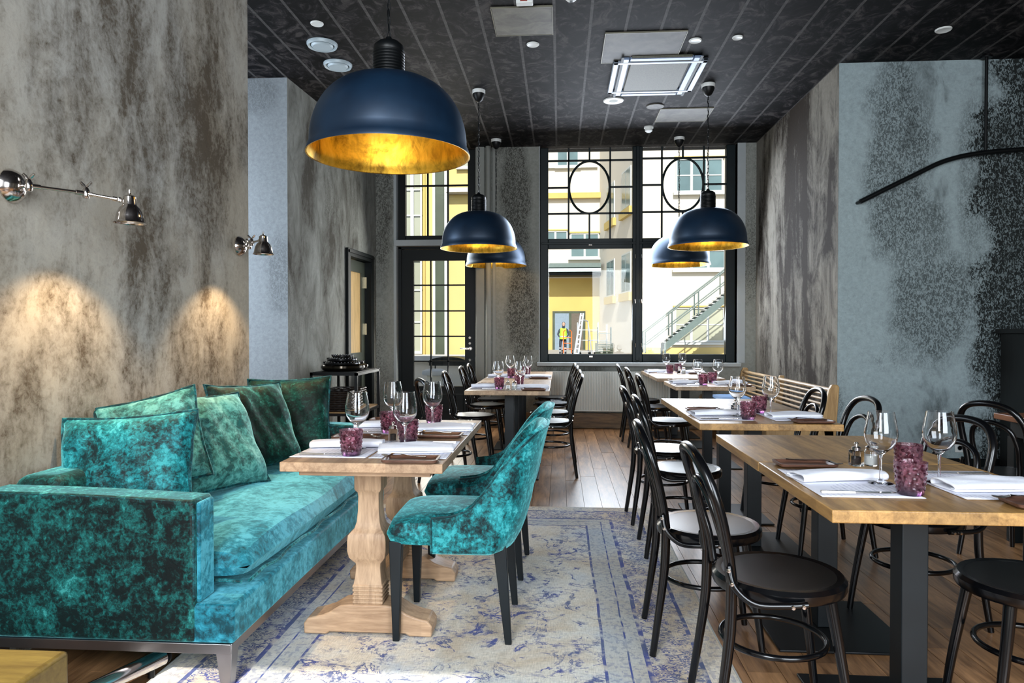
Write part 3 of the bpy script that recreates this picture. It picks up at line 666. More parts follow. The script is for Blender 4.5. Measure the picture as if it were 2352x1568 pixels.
# ---- bentwood cafe chair. local: seat centre at the origin, facing +x
def spl(pts, n=8):
    P_ = [Vector(p) for p in pts]; out = []
    for i in range(len(P_) - 1):
        a, b, c, d = P_[max(i - 1, 0)], P_[i], P_[i + 1], P_[min(i + 2, len(P_) - 1)]
        for k in range(n):
            t = k / n; out.append(.5 * ((2 * b) + (c - a) * t + (2 * a - 5 * b + 4 * c - d) * t * t + (3 * b - a - 3 * c + d) * t ** 3))
    return out + [P_[-1]]
SH = .46
def make_cafe_chair():
    t = empty('bentwood_chair')
    g_ = M['black_gloss']
    # rear legs and outer hoop are one bent rod, split at the seat into leg and hoop
    for s in (-1, 1):
        MB().tube(spl([(-.235, s * .175, .001), (-.212, s * .165, .16), (-.190, s * .158, .33), (-.185, s * .158, SH + .02)], 6), [.0125 + .0045 * min(1, k / 12) for k in range(19)], 12).build('leg', g_, t)
    hoop = [(-.185, -.158, SH + .02), (-.196, -.162, SH + .10), (-.222, -.172, SH + .22), (-.250, -.162, SH + .31), (-.274, -.108, SH + .374), (-.282, 0, SH + .395)]
    hoop = hoop + [(x, -y, z) for x, y, z in hoop[-2::-1]]
    MB().tube(spl(hoop, 8), .0165, 12).build('outer_hoop', g_, t)
    ih = [(-.176, -.105, SH + .0), (-.190, -.112, SH + .09), (-.216, -.118, SH + .18), (-.240, -.090, SH + .262), (-.252, 0, SH + .295)]
    ih = ih + [(x, -y, z) for x, y, z in ih[-2::-1]]
    MB().tube(spl(ih, 8), .0125, 10).build('inner_hoop', g_, t)
    R0 = .202
    MB().lathe([(.0, -.012), (R0 - .03, -.010), (R0 - .028, .004), (R0 - .06, .001), (0, -.003)], 40, (0, 0, SH)).build('seat', M['seat_gloss'], t)
    MB().lathe([(R0 - .03, -.034), (R0 - .004, -.034), (R0, -.026), (R0, -.006), (R0 - .010, .006), (R0 - .030, .004)], 40, (0, 0, SH), closed=True).build('seat_rim', g_, t)
    for s in (-1, 1):
        MB().tube(spl([(.115, s * .112, SH - .02), (.135, s * .128, .30), (.158, s * .142, .14), (.175, s * .150, .001)], 6), [.0185 - .0065 * k / 18 for k in range(19)], 12).build('leg', g_, t)
    MB().tube([(.158 * math.cos(a) - .015, .158 * math.sin(a), .255) for a in [2 * PI * k / 40 for k in range(40)]], .0095, 10, closed=True).build('leg_ring', g_, t)
    for s in (-1, 1):   # bent hip braces from hoop to seat rim
        MB().tube(spl([(-.200, s * .180, SH + .075), (-.188, s * .197, SH + .02), (-.135, s * .212, SH - .022), (-.05, s * .214, SH - .026), (.015, s * .213, SH - .022)], 6), .010, 10).build('hip_brace', g_, t)
        b_ = MB()
        for q in ((-.203, s * .190, SH + .065), (-.197, s * .202, SH + .03), (-.03, s * .226, SH - .026), (.0, s * .225, SH - .024)):
            b_.lathe([(0, -.005), (.0055, -.004), (.0065, 0), (.0055, .004), (0, .005)], 10, q, M=Matrix.Rotation(PI / 2, 3, 'X'))
        b_.build('bolts', M['chrome'], t)
    return t
CHG = 'black bentwood chairs'
first = make_cafe_chair(); index_children()
def cafe(X, zc, rz, label):
    global first
    if first:
        o = first; first = None; o['category'] = 'chair'; o['group'] = CHG; cafe.p = o; o['label'] = label
        o.location = (X, yd(zc, X), 0); o.rotation_euler = (0, 0, rz)
    else: o = dup(cafe.p, (X, yd(zc, X), 0), rz, label)
    if abs(X - .7) < .3 and zc < 5 and False: o.location.z = .01
    return o
RUGTOP = .0105
def on_rug(o): o.location.z = RUGTOP; return o
on_rug(cafe(.690, 2.20, .02, 'nearest black bentwood chair at the aisle side of the nearest oak table'))
on_rug(cafe(.590, 2.76, -.03, 'second black bentwood chair from the viewer along the aisle, standing on the rug edge'))
on_rug(cafe(.700, 3.90, .0, 'third black bentwood chair along the aisle, at the table with the folded napkins'))
on_rug(cafe(.690, 4.55, .02, 'fourth black bentwood chair along the aisle, its feet near the far rug edge'))
cafe(.96, 6.10, .0, 'black bentwood chair at the aisle side of the small table before the radiator')
cafe(.97, 7.25, .03, 'black bentwood chair in front of the radiator, middle of the far aisle row')
cafe(.94, 7.98, -.02, 'black bentwood chair furthest along the aisle beside the radiator')
cafe(1.46, 2.16, PI - .05, 'black bentwood chair cut by the frame at the wall side of the nearest table')
cafe(1.49, 2.96, PI + .30, 'black bentwood chair turned slightly at the bare end of the front oak table')
cafe(1.47, 3.95, PI + .10, 'black bentwood chair standing before the blue grey wall behind the wine glasses')
cafe(1.42, 4.60, PI + .0, 'black bentwood chair whose hoop stands before the slatted bench end')
cafe(2.50, 3.78, .45, 'black bentwood chair at the dark side table near the wall socket')
for X, z, rz, l in ((-.09, 6.05, PI, 'black bentwood chair nearest the viewer on the aisle side of the rear dining row'),
                    (-.09, 6.75, PI + .03, 'second black bentwood chair on the aisle side of the rear dining row'),
                    (-.09, 7.62, PI - .02, 'third black bentwood chair on the aisle side of the rear dining row'),
                    (-.10, 8.32, PI + .02, 'black bentwood chair on the aisle side closest to the wall with the radiator'),
                    (-.86, 5.62, .50, 'black bentwood chair turned toward the viewer between console and rear dining row'),
                    (-.80, 6.50, .02, 'black bentwood chair with round seat seen beside the first steel table post'),
                    (-.78, 7.45, .0, 'black bentwood chair before the courtyard door, door side of the rear row'),
                    (-.78, 8.12, .03, 'black bentwood chair closest to the courtyard door hinge and handle')):
    cafe(X, z, rz, l)
# ---- square oak tables on steel columns
def make_table(top, W=.74, D=.70, th=.036):
    t = empty('dining_table', (0, 0, 0)); z = .75
    bx(-W / 2, W / 2, -D / 2 + .001, D / 2 - .001, z - th, z).build('table_top', top, t, bevel=.003)
    bx(-.04, .04, -.04, .04, .012, z - th - .008).build('column', M['leg_metal'], t, bevel=.003)
    bx(-.26, .26, -.26, .26, .002, .012).build('base_plate', M['black_metal'], t, bevel=.003)
    bx(-.20, .20, -.20, .20, z - th - .008, z - th).build('mounting_plate', M['black_metal'], t)
    return t
def place(t, X, zc, rz, label, group='square tables on steel columns'):
    t.location = (X, yd(zc, X), 0); t.rotation_euler = (0, 0, rz); tag(t, label, 'table', group); return t
tA = make_table(M['oak']); index_children()
TB = {}
TB['T1'] = place(tA, 1.105, 2.20, 0, 'nearest oak dining table, laid for two')
def tdup(src, X, zc, label, rz=0): return dup(src, (X, yd(zc, X), 0), rz, label)
TB['T2'] = tdup(tA, 1.103, 2.90, 'bare oak dining table joined behind the nearest one')
TB['T3'] = tdup(tA, 1.105, 3.99, 'oak dining table laid for two in front of the bench end')
TB['T4'] = tdup(tA, 1.104, 4.69, 'bare oak dining table joined behind the one with rolled napkins')
tB = make_table(M['oak_pale'], .70, .70); index_children()
place(tB, 1.375, 6.50, 0, 'pale oak table laid for two beside the slatted bench')
TB['T6'] = tB
TB['T7'] = tdup(tB, 1.365, 7.60, 'pale oak table with a bare top by the far half of the slatted bench')
TB['T8'] = tdup(tB, 1.36, 8.31, 'pale oak table against the window sill')
TB['L1'] = tdup(tB, -.435, 6.05, 'pale oak table nearest the viewer in the rear row, laid for two')
TB['L2'] = tdup(tB, -.437, 6.75, 'bare pale oak table second in the rear row')
TB['L3'] = tdup(tB, -.437, 7.50, 'pale oak table laid for two, third in the rear row')
TB['L4'] = tdup(tB, -.437, 8.20, 'bare pale oak table last in the rear row by the wall')
# ---- trestle table on carved pedestals
TX, TY0 = -.715, yd(2.495, -.715)
TL = 1.24
tt = empty('trestle_table', (TX, TY0 + TL / 2, RUGTOP), 0, 'trestle table of pale oak with carved pedestals standing before the sofa', 'table')
bx(-.298, .298, -TL / 2, TL / 2, .715, .750).build('table_top', wood('trestle_top_oak', (.24, .14, .078), (.47, .31, .185), .45, 'y', 1, .02, .14), tt, bevel=.003)
bx(-.245, .245, -TL / 2 + .05, TL / 2 - .05, .692, .715).build('under_board', M['trestle'], tt, bevel=.003)
PB = [(.062, .692), (.062, .590), (.058, .582), (.050, .574), (.048, .560), (.049, .50), (.054, .455), (.062, .432), (.074, .420), (.086, .408), (.089, .385), (.089, .345), (.083, .318), (.068, .300), (.058, .290), (.056, .272), (.060, .235), (.066, .205)]
for i in range(5):
    z = .203 - i * .016; PB += [(.070, z), (.070, z - .009), (.065, z - .010), (.065, z - .015)]
PB += [(.070, .118), (.070, .105)]
PB = PB[::-1]
FT = [(-.26, .004), (-.17, .004), (-.155, .014), (.155, .014), (.17, .004), (.26, .004), (.262, .045), (.245, .068), (.20, .078), (.16, .092), (.135, .108), (.11, .122), (.075, .126)]
FT = FT + [(-x, z) for x, z in FT[::-1][:-6]]
for py in (-TL / 2 + .34, TL / 2 - .28):
    p_ = MB().lathe(PB, sqr=True); p_.v = [(x * .88 - .055, y * .80 + py, z) for x, y, z in p_.v]; p_.build('pedestal', M['trestle_z'], tt, bevel=.004, fix=True)
    MB().prism([(a - .055, b) for a, b in FT], py - .06, py + .06, 'y').build('foot', M['trestle'], tt, bevel=.006, fix=True)
    bx(-.22, .22, py - .045, py + .045, .664, .692).build('bearer', M['trestle'], tt, bevel=.003)
bx(-.090, -.020, -TL / 2 + .39, TL / 2 - .33, .14, .21).build('stretcher', wood('stretcher_oak', (.20, .12, .07), (.42, .28, .17), .55, 'y', 1, .02), tt, bevel=.004)
# ---- sofa
SX0, SX1 = XL + .03, -1.11
SY0, SY1 = yd(2.37, -1.2), yd(4.40, -1.4) + .02
S = empty('sofa', ((SX0 + SX1) / 2, (SY0 + SY1) / 2, 0), 0, 'long teal crushed velvet sofa on a low steel frame along the plaster wall', 'sofa')
cx_, cy_ = S.location.x, S.location.y
hx, hy = (SX1 - SX0) / 2, (SY1 - SY0) / 2
def rb(x0, x1, y0, y1, z0, z1, name, mat, bev=.03, par=S, seg=4, puff=0): 
    return bx(x0, x1, y0, y1, z0, z1).build(name, mat, par, bevel=bev, seg=seg)
fz = .165
st = MB()
for s in (-1, 1): st.box(-hx + .02, hx - .01, s * (hy - .02) - .022, s * (hy - .02) + .022, fz - .035, fz).box(s * (hx - .03) - .02, s * (hx - .03) + .02, -hy + .04, hy - .04, fz - .035, fz)
st.build('base_frame', M['steel'], S, bevel=.002)
for sx in (-1, 1):
    for sy in (-1, 1):
        x, y = sx * (hx - .035), sy * (hy - .03)
        zb_ = .0105 if sx > 0 else .001
        MB().quad8([(x - .018, y - .018, zb_), (x + .018, y - .018, zb_), (x + .018, y + .018, zb_), (x - .018, y + .018, zb_)], [(x - .034, y - .028, fz), (x + .028, y - .028, fz), (x + .028, y + .028, fz), (x - .034, y + .028, fz)]).build('leg', M['steel'], S, bevel=.002, fix=True)
rb(-hx, hx, -hy, hy, fz, .298, 'platform', M['velvet_lit'], .012)
AT = .125
af = hx - .135
def arm(y0, y1):
    a_ = MB(); n = 14
    def prof(x): return .655 + .02 * math.cos((x + hx) / (af + hx) * PI / 2)
    v = []
    xs = [-hx + (af + hx) * k / n for k in range(n + 1)]
    out = [(xs[0], .167)] + [(x, prof(x)) for x in xs] + [(xs[-1], .167)]
    a_.prism([(p[0], p[1]) for p in out], y0, y1, 'y'); return a_
a1 = arm(-hy - .006, -hy + AT).build('arm', M['velvet_shaded'], S, bevel=.014, seg=3, fix=True)
a2 = arm(hy - AT, hy + .006).build('arm', M['velvet_shaded'], S, bevel=.014, seg=3, fix=True)
for a_, y in ((a1, -hy - .004), (a2, hy - AT - .002)):
    zz = lambda x: .655 + .02 * math.cos((x + hx) / (af + hx) * PI / 2) - .009
    pts = [(-hx + .03 + (af + hx - .045) * k / 12, y + .006, zz(-hx + (af + hx) * k / 12)) for k in range(13)] + [(af - .006, y + .006, .60), (af - .005, y + .006, .32)]
    MB().tube(pts, .0065, 8).build('piping', M['piping'], a_)
rb(af - .004, af + .012, -hy + .012, -hy + AT - .012, .30, .645, 'arm_front', M['velvet_lit'], .01)
rb(-hx, -hx + .20, -hy + AT, hy - AT, .25, .70, 'back', M['velvet_shaded'], .05)
# seat cushion: one long soft pad
def pad(w_, d_, h, nx=26, ny=26, corner=.5, sag=.0, lump=.0, seed=0):
    """closed soft pad centred at origin; w_ along x, d_ along y"""
    rr = random.Random(seed); ph = [rr.random() * 6 for _ in range(6)]
    def edge(u): return max(0, 1 - abs(u) ** 3.2) ** corner
    def top(a, b, s):
        u, v = a * 2 - 1, b * 2 - 1
        e_ = edge(u) * edge(v); k = 1 - .035 * (abs(u * v)) ** 2 * 0
        x = w_ / 2 * u * (1 - .05 * (1 - abs(v) ** 2) * (abs(u) > .0) * abs(u) * 0); y = d_ / 2 * v
        q = lump * (math.sin(u * 4 + ph[0]) * math.cos(v * 5 + ph[1]) + .5 * math.sin(u * 9 + ph[2] + v * 6)) * e_
        return (x, y, s * h / 2 * e_ + (q if s > 0 else q * .3) - sag * (1 - u * u) * (1 - v * v) * (s > 0))
    m = MB(); m.sheet(lambda a, b: top(a, b, 1), nx, ny); n0 = len(m.v)
    m.sheet(lambda a, b: top(b, a, -1), ny, nx); return m
L_ = 2 * hy - 2 * AT
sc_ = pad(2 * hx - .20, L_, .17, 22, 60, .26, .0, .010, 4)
cu = sc_.build('seat_cushion', M['velvet_lit'], S); cu.location = (.09, 0, .298 + .087)
ww, ll = (2 * hx - .20) / 2, L_ / 2
MB().tube([(ww - .001 + .004 * math.sin(k * .9), -ll + .02 + (2 * ll - .04) * k / 60, -.052 + .006 * math.sin(k * .5)) for k in range(61)], .006, 8).build('piping', M['piping'], cu)
MB().tube([(-ww + .03 + (2 * ww - .05) * k / 20, -ll - .0 + .003 * math.sin(k), -.05 + .005 * math.sin(k * .8)) for k in range(21)], .006, 8).build('piping', M['piping'], cu)
# scatter cushions
def cushion(w_, h_, th, loc, normal, roll, mat, label, seed):
    n = 24
    def f(s):
        def g2(a, b):
            u, v = a * 2 - 1, b * 2 - 1
            if s < 0: u, v = v, u
            pin = 1 - .07 * (1 - v * v) * abs(u) ** 2; piv = 1 - .07 * (1 - u * u) * abs(v) ** 2
            e_ = (max(0, 1 - u ** 4) * max(0, 1 - v ** 4)) ** .55
            wr = .010 * math.sin(7 * u * v + 3 * u + seed) * e_ + .004 * math.sin(17 * (u + v * .4) + seed) * e_
            return (w_ / 2 * u * pin, h_ / 2 * v * piv, s * (th / 2 * e_ + wr))
        return g2
    m = MB().sheet(f(1), n, n).sheet(f(-1), n, n)
    t = empty('cushion', loc, 0, label, 'cushion', 'teal velvet cushions on the sofa')
    b_ = m.build('cover', mat, t, fix=False)
    pp = []
    for i in range(4 * 20):
        k, r_ = divmod(i, 20); u = r_ / 10 - 1
        uu, vv = ((u, -1), (1, u), (-u, 1), (-1, -u))[k]
        pin = 1 - .07 * (1 - vv * vv) * abs(uu) ** 2; piv = 1 - .07 * (1 - uu * uu) * abs(vv) ** 2
        pp.append((w_ / 2 * uu * pin * 1.005, h_ / 2 * vv * piv * 1.005, .004 * math.sin(i * .9 + seed)))
    MB().tube(pp, .0065, 7, closed=True).build('piping', M['piping'], t)
    zz = Vector(normal).normalized(); xx = Vector((0, 0, 1)).cross(zz).normalized(); yy = zz.cross(xx)
    Rm = Matrix((xx, yy, zz)).transposed() @ Matrix.Rotation(roll, 3, 'Z')
    t.rotation_euler = Rm.to_euler(); return t
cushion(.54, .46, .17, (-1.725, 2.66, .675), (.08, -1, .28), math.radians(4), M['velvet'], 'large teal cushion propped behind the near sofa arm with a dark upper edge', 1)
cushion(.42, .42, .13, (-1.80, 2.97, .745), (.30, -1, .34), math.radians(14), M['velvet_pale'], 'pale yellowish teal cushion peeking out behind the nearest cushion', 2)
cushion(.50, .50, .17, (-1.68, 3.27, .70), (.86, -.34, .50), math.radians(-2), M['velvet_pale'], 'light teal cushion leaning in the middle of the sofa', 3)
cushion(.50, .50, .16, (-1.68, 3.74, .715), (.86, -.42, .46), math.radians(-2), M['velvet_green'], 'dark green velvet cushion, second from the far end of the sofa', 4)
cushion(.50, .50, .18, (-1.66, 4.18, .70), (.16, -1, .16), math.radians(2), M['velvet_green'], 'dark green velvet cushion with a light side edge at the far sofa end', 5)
# ---- teal upholstered chairs. local: centre of legs at the origin, facing -x
def make_armchair():
    t = empty('velvet_chair')
    for sx, sy in ((-1, -1), (-1, 1), (1, -1), (1, 1)):
        x, y = sx * .205, sy * .20; k = .035 if sx > 0 else 0
        MB().quad8([(x + k - .013, y - .013, 0), (x + k + .013, y - .013, 0), (x + k + .013, y + .013, 0), (x + k - .013, y + .013, 0)],
                   [(x - .025, y - .024, .40), (x + .025, y - .024, .40), (x + .025, y + .024, .40), (x - .025, y + .024, .40)]).build('leg', M['leg_metal'], t, bevel=.003, fix=True)
    # seat pad
    def padf(s):
        def g2(a, b):
            u, v = a * 2 - 1, b * 2 - 1
            if s < 0: u, v = v, u
            e_ = (max(0, 1 - abs(u) ** 6) * max(0, 1 - abs(v) ** 6)) ** .30
            sq = 1 - .06 * (u * v) ** 4
            return ((-.005 + .245 * u) * sq, .245 * v * sq, .430 + s * (.055 + (.018 * (1 - u * u) * (1 - v * v) if s > 0 else 0)) * e_)
        return g2
    MB().sheet(padf(1), 24, 24).sheet(padf(-1), 24, 24).build('seat', M['velvet'], t)
    # wrap-around shell
    n = 48; m_ = 12
    def path(u):   # u in -1..1 : plan position; front ends at |u|=1
        a = abs(u); s = 1 if u >= 0 else -1
        if a > .62: k = (a - .62) / .38; return (.18 - .23 * k, s * .262)
        k = a / .62; th = k * PI / 2; return (.18 + .115 * math.cos(th) ** .9, s * .262 * math.sin(th) ** .8)
    def hgt(x):
        k = (x + .05) / .345; ks = [(0, .505), (.25, .515), (.42, .54), (.55, .60), (.68, .70), (.80, .785), (.9, .825), (1.0, .84)]
        for (a, ha), (b, hb_) in zip(ks, ks[1:]):
            if k <= b: q = max(0, (k - a) / (b - a)); q = q; return ha + (hb_ - ha) * q
        return ks[-1][1]
    def shell(off):
        def f(a, b):
            u = a * 2 - 1; x, y = path(u); h = hgt(x + .0); z = .375 + (h - .375) * b
            lean = .095 * max(0, (z - .47) / .42) ** 1.2 * min(1, max(0, (x - .05) / .18))
            under = -.05 * max(0, (1 - b * 3)) ** 2 * max(0, min(1, (x - .12) / .12))
            r_ = math.hypot(x, y) + 1e-6; nx, ny = (0, (1 if y > 0 else -1)) if abs(u) > .62 else ((x - .1) / math.hypot(x - .1, y), y / math.hypot(x - .1, y))
            wid = 1 + .02 * b
            return (x + lean + under + nx * off, (y + ny * off) * wid, z)
        return f
    m = MB(); N = n; o1 = shell(.018); o0 = shell(-.022)
    vo = [[o1(i / N, j / m_) for j in range(m_ + 1)] for i in range(N + 1)]; vi = [[o0(i / N, j / m_) for j in range(m_ + 1)] for i in range(N + 1)]
    ring = []
    for i in range(N + 1):
        tp = tuple((a + b) / 2 + (0, 0, .014)[q] for q, (a, b) in enumerate(zip(vo[i][-1], vi[i][-1])))
        bt = tuple((a + b) / 2 - (0, 0, .010)[q] for q, (a, b) in enumerate(zip(vo[i][0], vi[i][0])))
        ring.append(vo[i] + [tp] + vi[i][::-1] + [bt])
    K = len(ring[0]); v = [p for r_ in ring for p in r_]; f = []
    for i in range(N):
        for j in range(K): f.append((i * K + j, (i + 1) * K + j, (i + 1) * K + (j + 1) % K, i * K + (j + 1) % K))
    f.append(tuple(range(K))); f.append(tuple(N * K + j for j in range(K))[::-1])
    m.add(v, f, True); sh = m.build('back_shell', M['velvet'], t, fix=True)
    MB().tube([Vector(vo[i][-1]) + Vector((0, 0, .004)) for i in range(N + 1)], .005, 7).build('piping', M['piping'], sh)
    MB().tube([Vector(vo[0][j]) for j in range(m_ + 1)], .005, 7).build('piping', M['piping'], sh)
    MB().tube([Vector(vo[N][j]) for j in range(m_ + 1)], .005, 7).build('piping', M['piping'], sh)
    return t
ac = make_armchair(); index_children()
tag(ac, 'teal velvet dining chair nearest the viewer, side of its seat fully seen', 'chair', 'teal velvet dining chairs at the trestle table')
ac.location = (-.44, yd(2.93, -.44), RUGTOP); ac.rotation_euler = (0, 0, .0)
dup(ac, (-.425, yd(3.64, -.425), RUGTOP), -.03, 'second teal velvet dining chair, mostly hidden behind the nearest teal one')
# ---- console with trays and baskets
q0_ = yd(1600 / 237, -2.0); CY0, CY1 = q0_, q0_ + .86; CX0, CX1 = -2.43, -1.96
Cn = empty('console_table', ((CX0 + CX1) / 2, (CY0 + CY1) / 2, 0), 0, 'black steel console shelf with wooden lower board beside the inner door', 'console')
a, b = (CX1 - CX0) / 2, (CY1 - CY0) / 2
fr = MB(); lw = .014
for z in (.835, .44):
    for s in (-1, 1): fr.box(-a, a, s * (b - lw) - lw, s * (b - lw) + lw, z - .026, z).box(s * (a - lw) - lw, s * (a - lw) + lw, -b + 2 * lw, b - 2 * lw, z - .026, z)
fr.build('frame', M['black_metal'], Cn)
for sx in (-1, 1):
    for sy in (-1, 1): bx(sx * (a - lw) - lw, sx * (a - lw) + lw, sy * (b - lw) - lw, sy * (b - lw) + lw, .001, .84).build('leg', M['black_metal'], Cn)
bx(-a + .02, a - .02, -b + .02, b - .02, .826, .842).build('top_plate', M['black_metal'], Cn)
bx(-a + .02, a - .02, -b + .02, b - .02, .43, .452).build('lower_shelf', wood('console_shelf_wood', (.26, .14, .05), (.46, .28, .12), .4, 'y'), Cn)
GB = 'woven baskets on the console shelf'
def basket(x, y, w_, d_, h, label):
    t = empty('wicker_basket', (Cn.location.x + x, Cn.location.y + y, .4525), 0, label, 'basket', GB)
    n = 9; mb = MB()
    for i in range(n):
        z = h * (i + .5) / n; pts = []
        N = 56
        for k in range(N):
            a_ = 2 * PI * k / N; c_, s_ = math.cos(a_), math.sin(a_)
            rx = (abs(c_) ** 8 + abs(s_) ** 8) ** (-1 / 8); wv = .004 * (1 if (k // 2 + i) % 2 else -1)
            pts.append(((w_ / 2 - .006 + wv) * c_ * rx, (d_ / 2 - .006 + wv) * s_ * rx, z))
        mb.tube(pts, h / n * .42, 5, closed=True)
    mb.build('weave', M['wicker'], t)
    st = MB()
    for k in range(20):
        a_ = 2 * PI * (k + .5) / 20; c_, s_ = math.cos(a_), math.sin(a_); rx = (abs(c_) ** 8 + abs(s_) ** 8) ** (-1 / 8)
        st.tube([((w_ / 2 - .008) * c_ * rx, (d_ / 2 - .008) * s_ * rx, 0), ((w_ / 2 - .008) * c_ * rx, (d_ / 2 - .008) * s_ * rx, h)], .004, 5)
    st.build('stakes', M['wicker'], t)
    bx(-w_ / 2 + .012, w_ / 2 - .012, -d_ / 2 + .012, d_ / 2 - .012, .0, .008).build('bottom', M['wicker'], t)
M['wicker'] = plain('dark_wicker', (.018, .012, .009), .4, 0, .4, 60)
basket(-.03, -.24, .34, .30, .20, 'dark woven basket at the near end of the console shelf')
basket(-.03, .12, .34, .28, .20, 'dark woven basket further along the console shelf')
def beaded(name, x, y, z, r, h, label, mat, beads=34, group='dark stacked dishes on the console'):
    t = empty(name, (Cn.location.x + x, Cn.location.y + y, z), 0, label, 'tray', group)
    MB().lathe([(0, .0), (r * .8, 0), (r * .95, h * .25), (r, h * .6), (r * .985, h), (r * .93, h * .96), (r * .9, h * .5), (0, h * .35)], 40).build('dish', mat, t)
    if beads:
        b_ = MB()
        for k in range(beads):
            a_ = 2 * PI * k / beads; b_.lathe([(0, -.006), (.005, -.004), (.007, 0), (.005, .005), (0, .007)], 8, (r * .965 * math.cos(a_), r * .965 * math.sin(a_), h + .004))
        b_.build('beaded_edge', mat, t)
    return t
M['dark_gloss'] = plain('dark_bronze_gloss', (.035, .028, .02), .14, .8, .2)
M['dark_lacq'] = plain('dark_lacquer', (.010, .010, .011), .2, .3, .2)
beaded('round_tray', -.01, -.10, .8425, .22, .052, 'wide bronze tray at the bottom of the stack of dishes', M['dark_gloss'], 0)
beaded('dish', .0, .25, .8425, .15, .045, 'shiny dark bowl beside the bronze tray on the console', M['dark_gloss'], 0)
beaded('dish', -.02, -.11, .897, .185, .026, 'beaded black dish second from the bottom of the stack', M['dark_lacq'])
beaded('dish', -.02, -.10, .9325, .150, .030, 'beaded black dish in the middle of the stack', M['dark_lacq'], 30)
beaded('dish', -.02, -.08, .972, .110, .022, 'smallest beaded black dish on top of the stack', M['dark_lacq'], 24)
beaded('dish', .0, .25, .890, .105, .03, 'beaded black dish lying in the shiny bowl', M['dark_lacq'], 22)
# ---- slatted bench
BY0, BY1 = yd(5.90, 2.3), yd(8.80, 2.3)
Bn = empty('slatted_bench', (2.05, (BY0 + BY1) / 2, 0), 0, 'long oak bench with slatted back along the dark streaked wall', 'bench')
hb_ = (BY1 - BY0) / 2
def bpost(y, full=True):
    o_ = [(.20, .30), (.285, .30), (.315, .765), (.30, .785), (.255, .785), (.23, .74), (.17, .47)] if full else [(.185, .30), (.27, .30), (.31, .775), (.262, .775)]
    MB().prism([(x, z) for x, z in o_], y - .022, y + .022, 'y').build('back_post', M['bench_z'], Bn, bevel=.006, fix=True)
bpost(-hb_ + .022); bpost(0, False); bpost(hb_ - .022)
for k in range(7):
    z = .475 + k * .044; x = .205 + (z - .47) * .19
    for s in (-1, 1):
        sl_ = MB().tube([(x, s * (.022), z), (x, s * (hb_ - .045), z)], .0112 if k < 6 else .018, 8)
        sl_.build('slat', M['bench'], Bn)
for k in range(5):
    x0 = -.27 + k * .094; bx(x0, x0 + .088, -hb_ + .02, hb_ - .02, .425, .450).build('seat_board', M['bench'], Bn, bevel=.006)
bx(-.29, .27, -hb_, -hb_ + .02, .03, .425).build('end_panel', M['bench_z'], Bn, bevel=.004)
bx(-.29, .27, hb_ - .02, hb_, .03, .425).build('end_panel', M['bench_z'], Bn, bevel=.004)
bx(-.27, -.25, -hb_ + .02, hb_ - .02, .12, .425).build('front_panel', M['bench'], Bn, bevel=.004)
for sy in (-1, 1):
    for x in (-.26, .24): bx(x - .025, x + .025, sy * (hb_ - .05) - .025, sy * (hb_ - .05) + .025, .0, .12).build('foot', M['bench_z'], Bn)
pd = empty('seat_reflection', (1.97, BY1 - .75, .451), 0, 'added blue pad standing for a reflection on the far end of the slatted bench', 'cushion')  # blue reflection on the bench seat, built as an added pad
q_ = pad(.40, .42, .05, 16, 16, .3); q_.v = [(x, y, z + .026) for x, y, z in q_.v]; q_.build('reflection_cover', plain('reflection_blue', (.10, .22, .42), .7), pd)
MB().tube([(.199 * math.cos(a) * 1.0, .209 * math.sin(a), .026) for a in [2 * PI * k / 24 for k in range(24)]][:0] or [(-.19, -.2, .026), (.19, -.2, .026), (.19, .2, .026), (-.19, .2, .026)], .004, 6, closed=True).build('piping', plain('reflection_edge_navy', (.02, .04, .09), .7), pd)
# ---- dark side table, bar unit, hanging rail, socket
SXc = 2.95; SYc = yd(3.72, SXc)
Sd = empty('side_table', (SXc, SYc, 0), 0, 'dark stained table partly cut by the frame near the bar unit', 'table')
bx(-.36, .5, -.35, .42, .715, .75).build('table_top', wood('red_brown_top', (.10, .035, .015), (.26, .10, .04), .3, 'y'), Sd, bevel=.003)
bx(-.30, .44, -.30, .36, .62, .715).build('apron', M['black_paint'], Sd)
for x in (-.28, .42):
    for y in (-.28, .34): bx(x - .03, x + .03, y - .03, y + .03, 0, .62).build('leg', M['black_paint'], Sd)
BX = 3.80; BYc = yd(5.42, BX)
Ba = empty('bar_cabinet', (BX + .57, BYc + .3, 0), 0, 'black bar cabinet in the dark corner beside the blue grey wall', 'cabinet')
bx(-.57, .57, -.30, .30, .08, 1.22).build('body', M['dark_wood'], Ba, bevel=.004)
bx(-.60, .60, -.33, .33, 1.22, 1.26).build('worktop', M['dark_wood'], Ba, bevel=.004)
bx(-.54, .54, -.27, .27, 0, .08).build('plinth', M['black_paint'], Ba)
for i in range(3):
    d_ = bx(-.56 + i * .375, -.19 + i * .375, -.318, -.3005, .11, 1.19).build('door', M['dark_wood'], Ba, bevel=.004)
    MB().tube([(-.52 + i * .375, -.322, 1.0), (-.52 + i * .375, -.345, 1.0), (-.52 + i * .375, -.345, .86), (-.52 + i * .375, -.322, .86)], .006, 8).build('handle', M['black_metal'], d_)
r1 = P(1976, 463, y=YA - .07); r2 = P(2100, 402, y=YA - .07); r3 = P(2175, 368, y=YA - .07); r4 = P(2264, 350, y=YA - .07); r5 = P(2420, 338, y=YA - .07); rt = P(2264, 137, y=YA - .07)
rr = empty('wall_rail', (0, 0, 0), 0, 'black bent steel rail hanging along the blue grey wall on a drop rod', 'rail')
rr.location = r4; o_ = lambda p: tuple(Vector(p) - r4)
MB().tube([o_(p) for p in spl([r1, r2, r3, r4, r5], 8)], .021, 12).build('bent_rail', M['black_metal'], rr)
MB().tube([o_(r4), (0, 0, H - r4.z - .002)], .013, 10).build('drop_rod', M['black_metal'], rr)
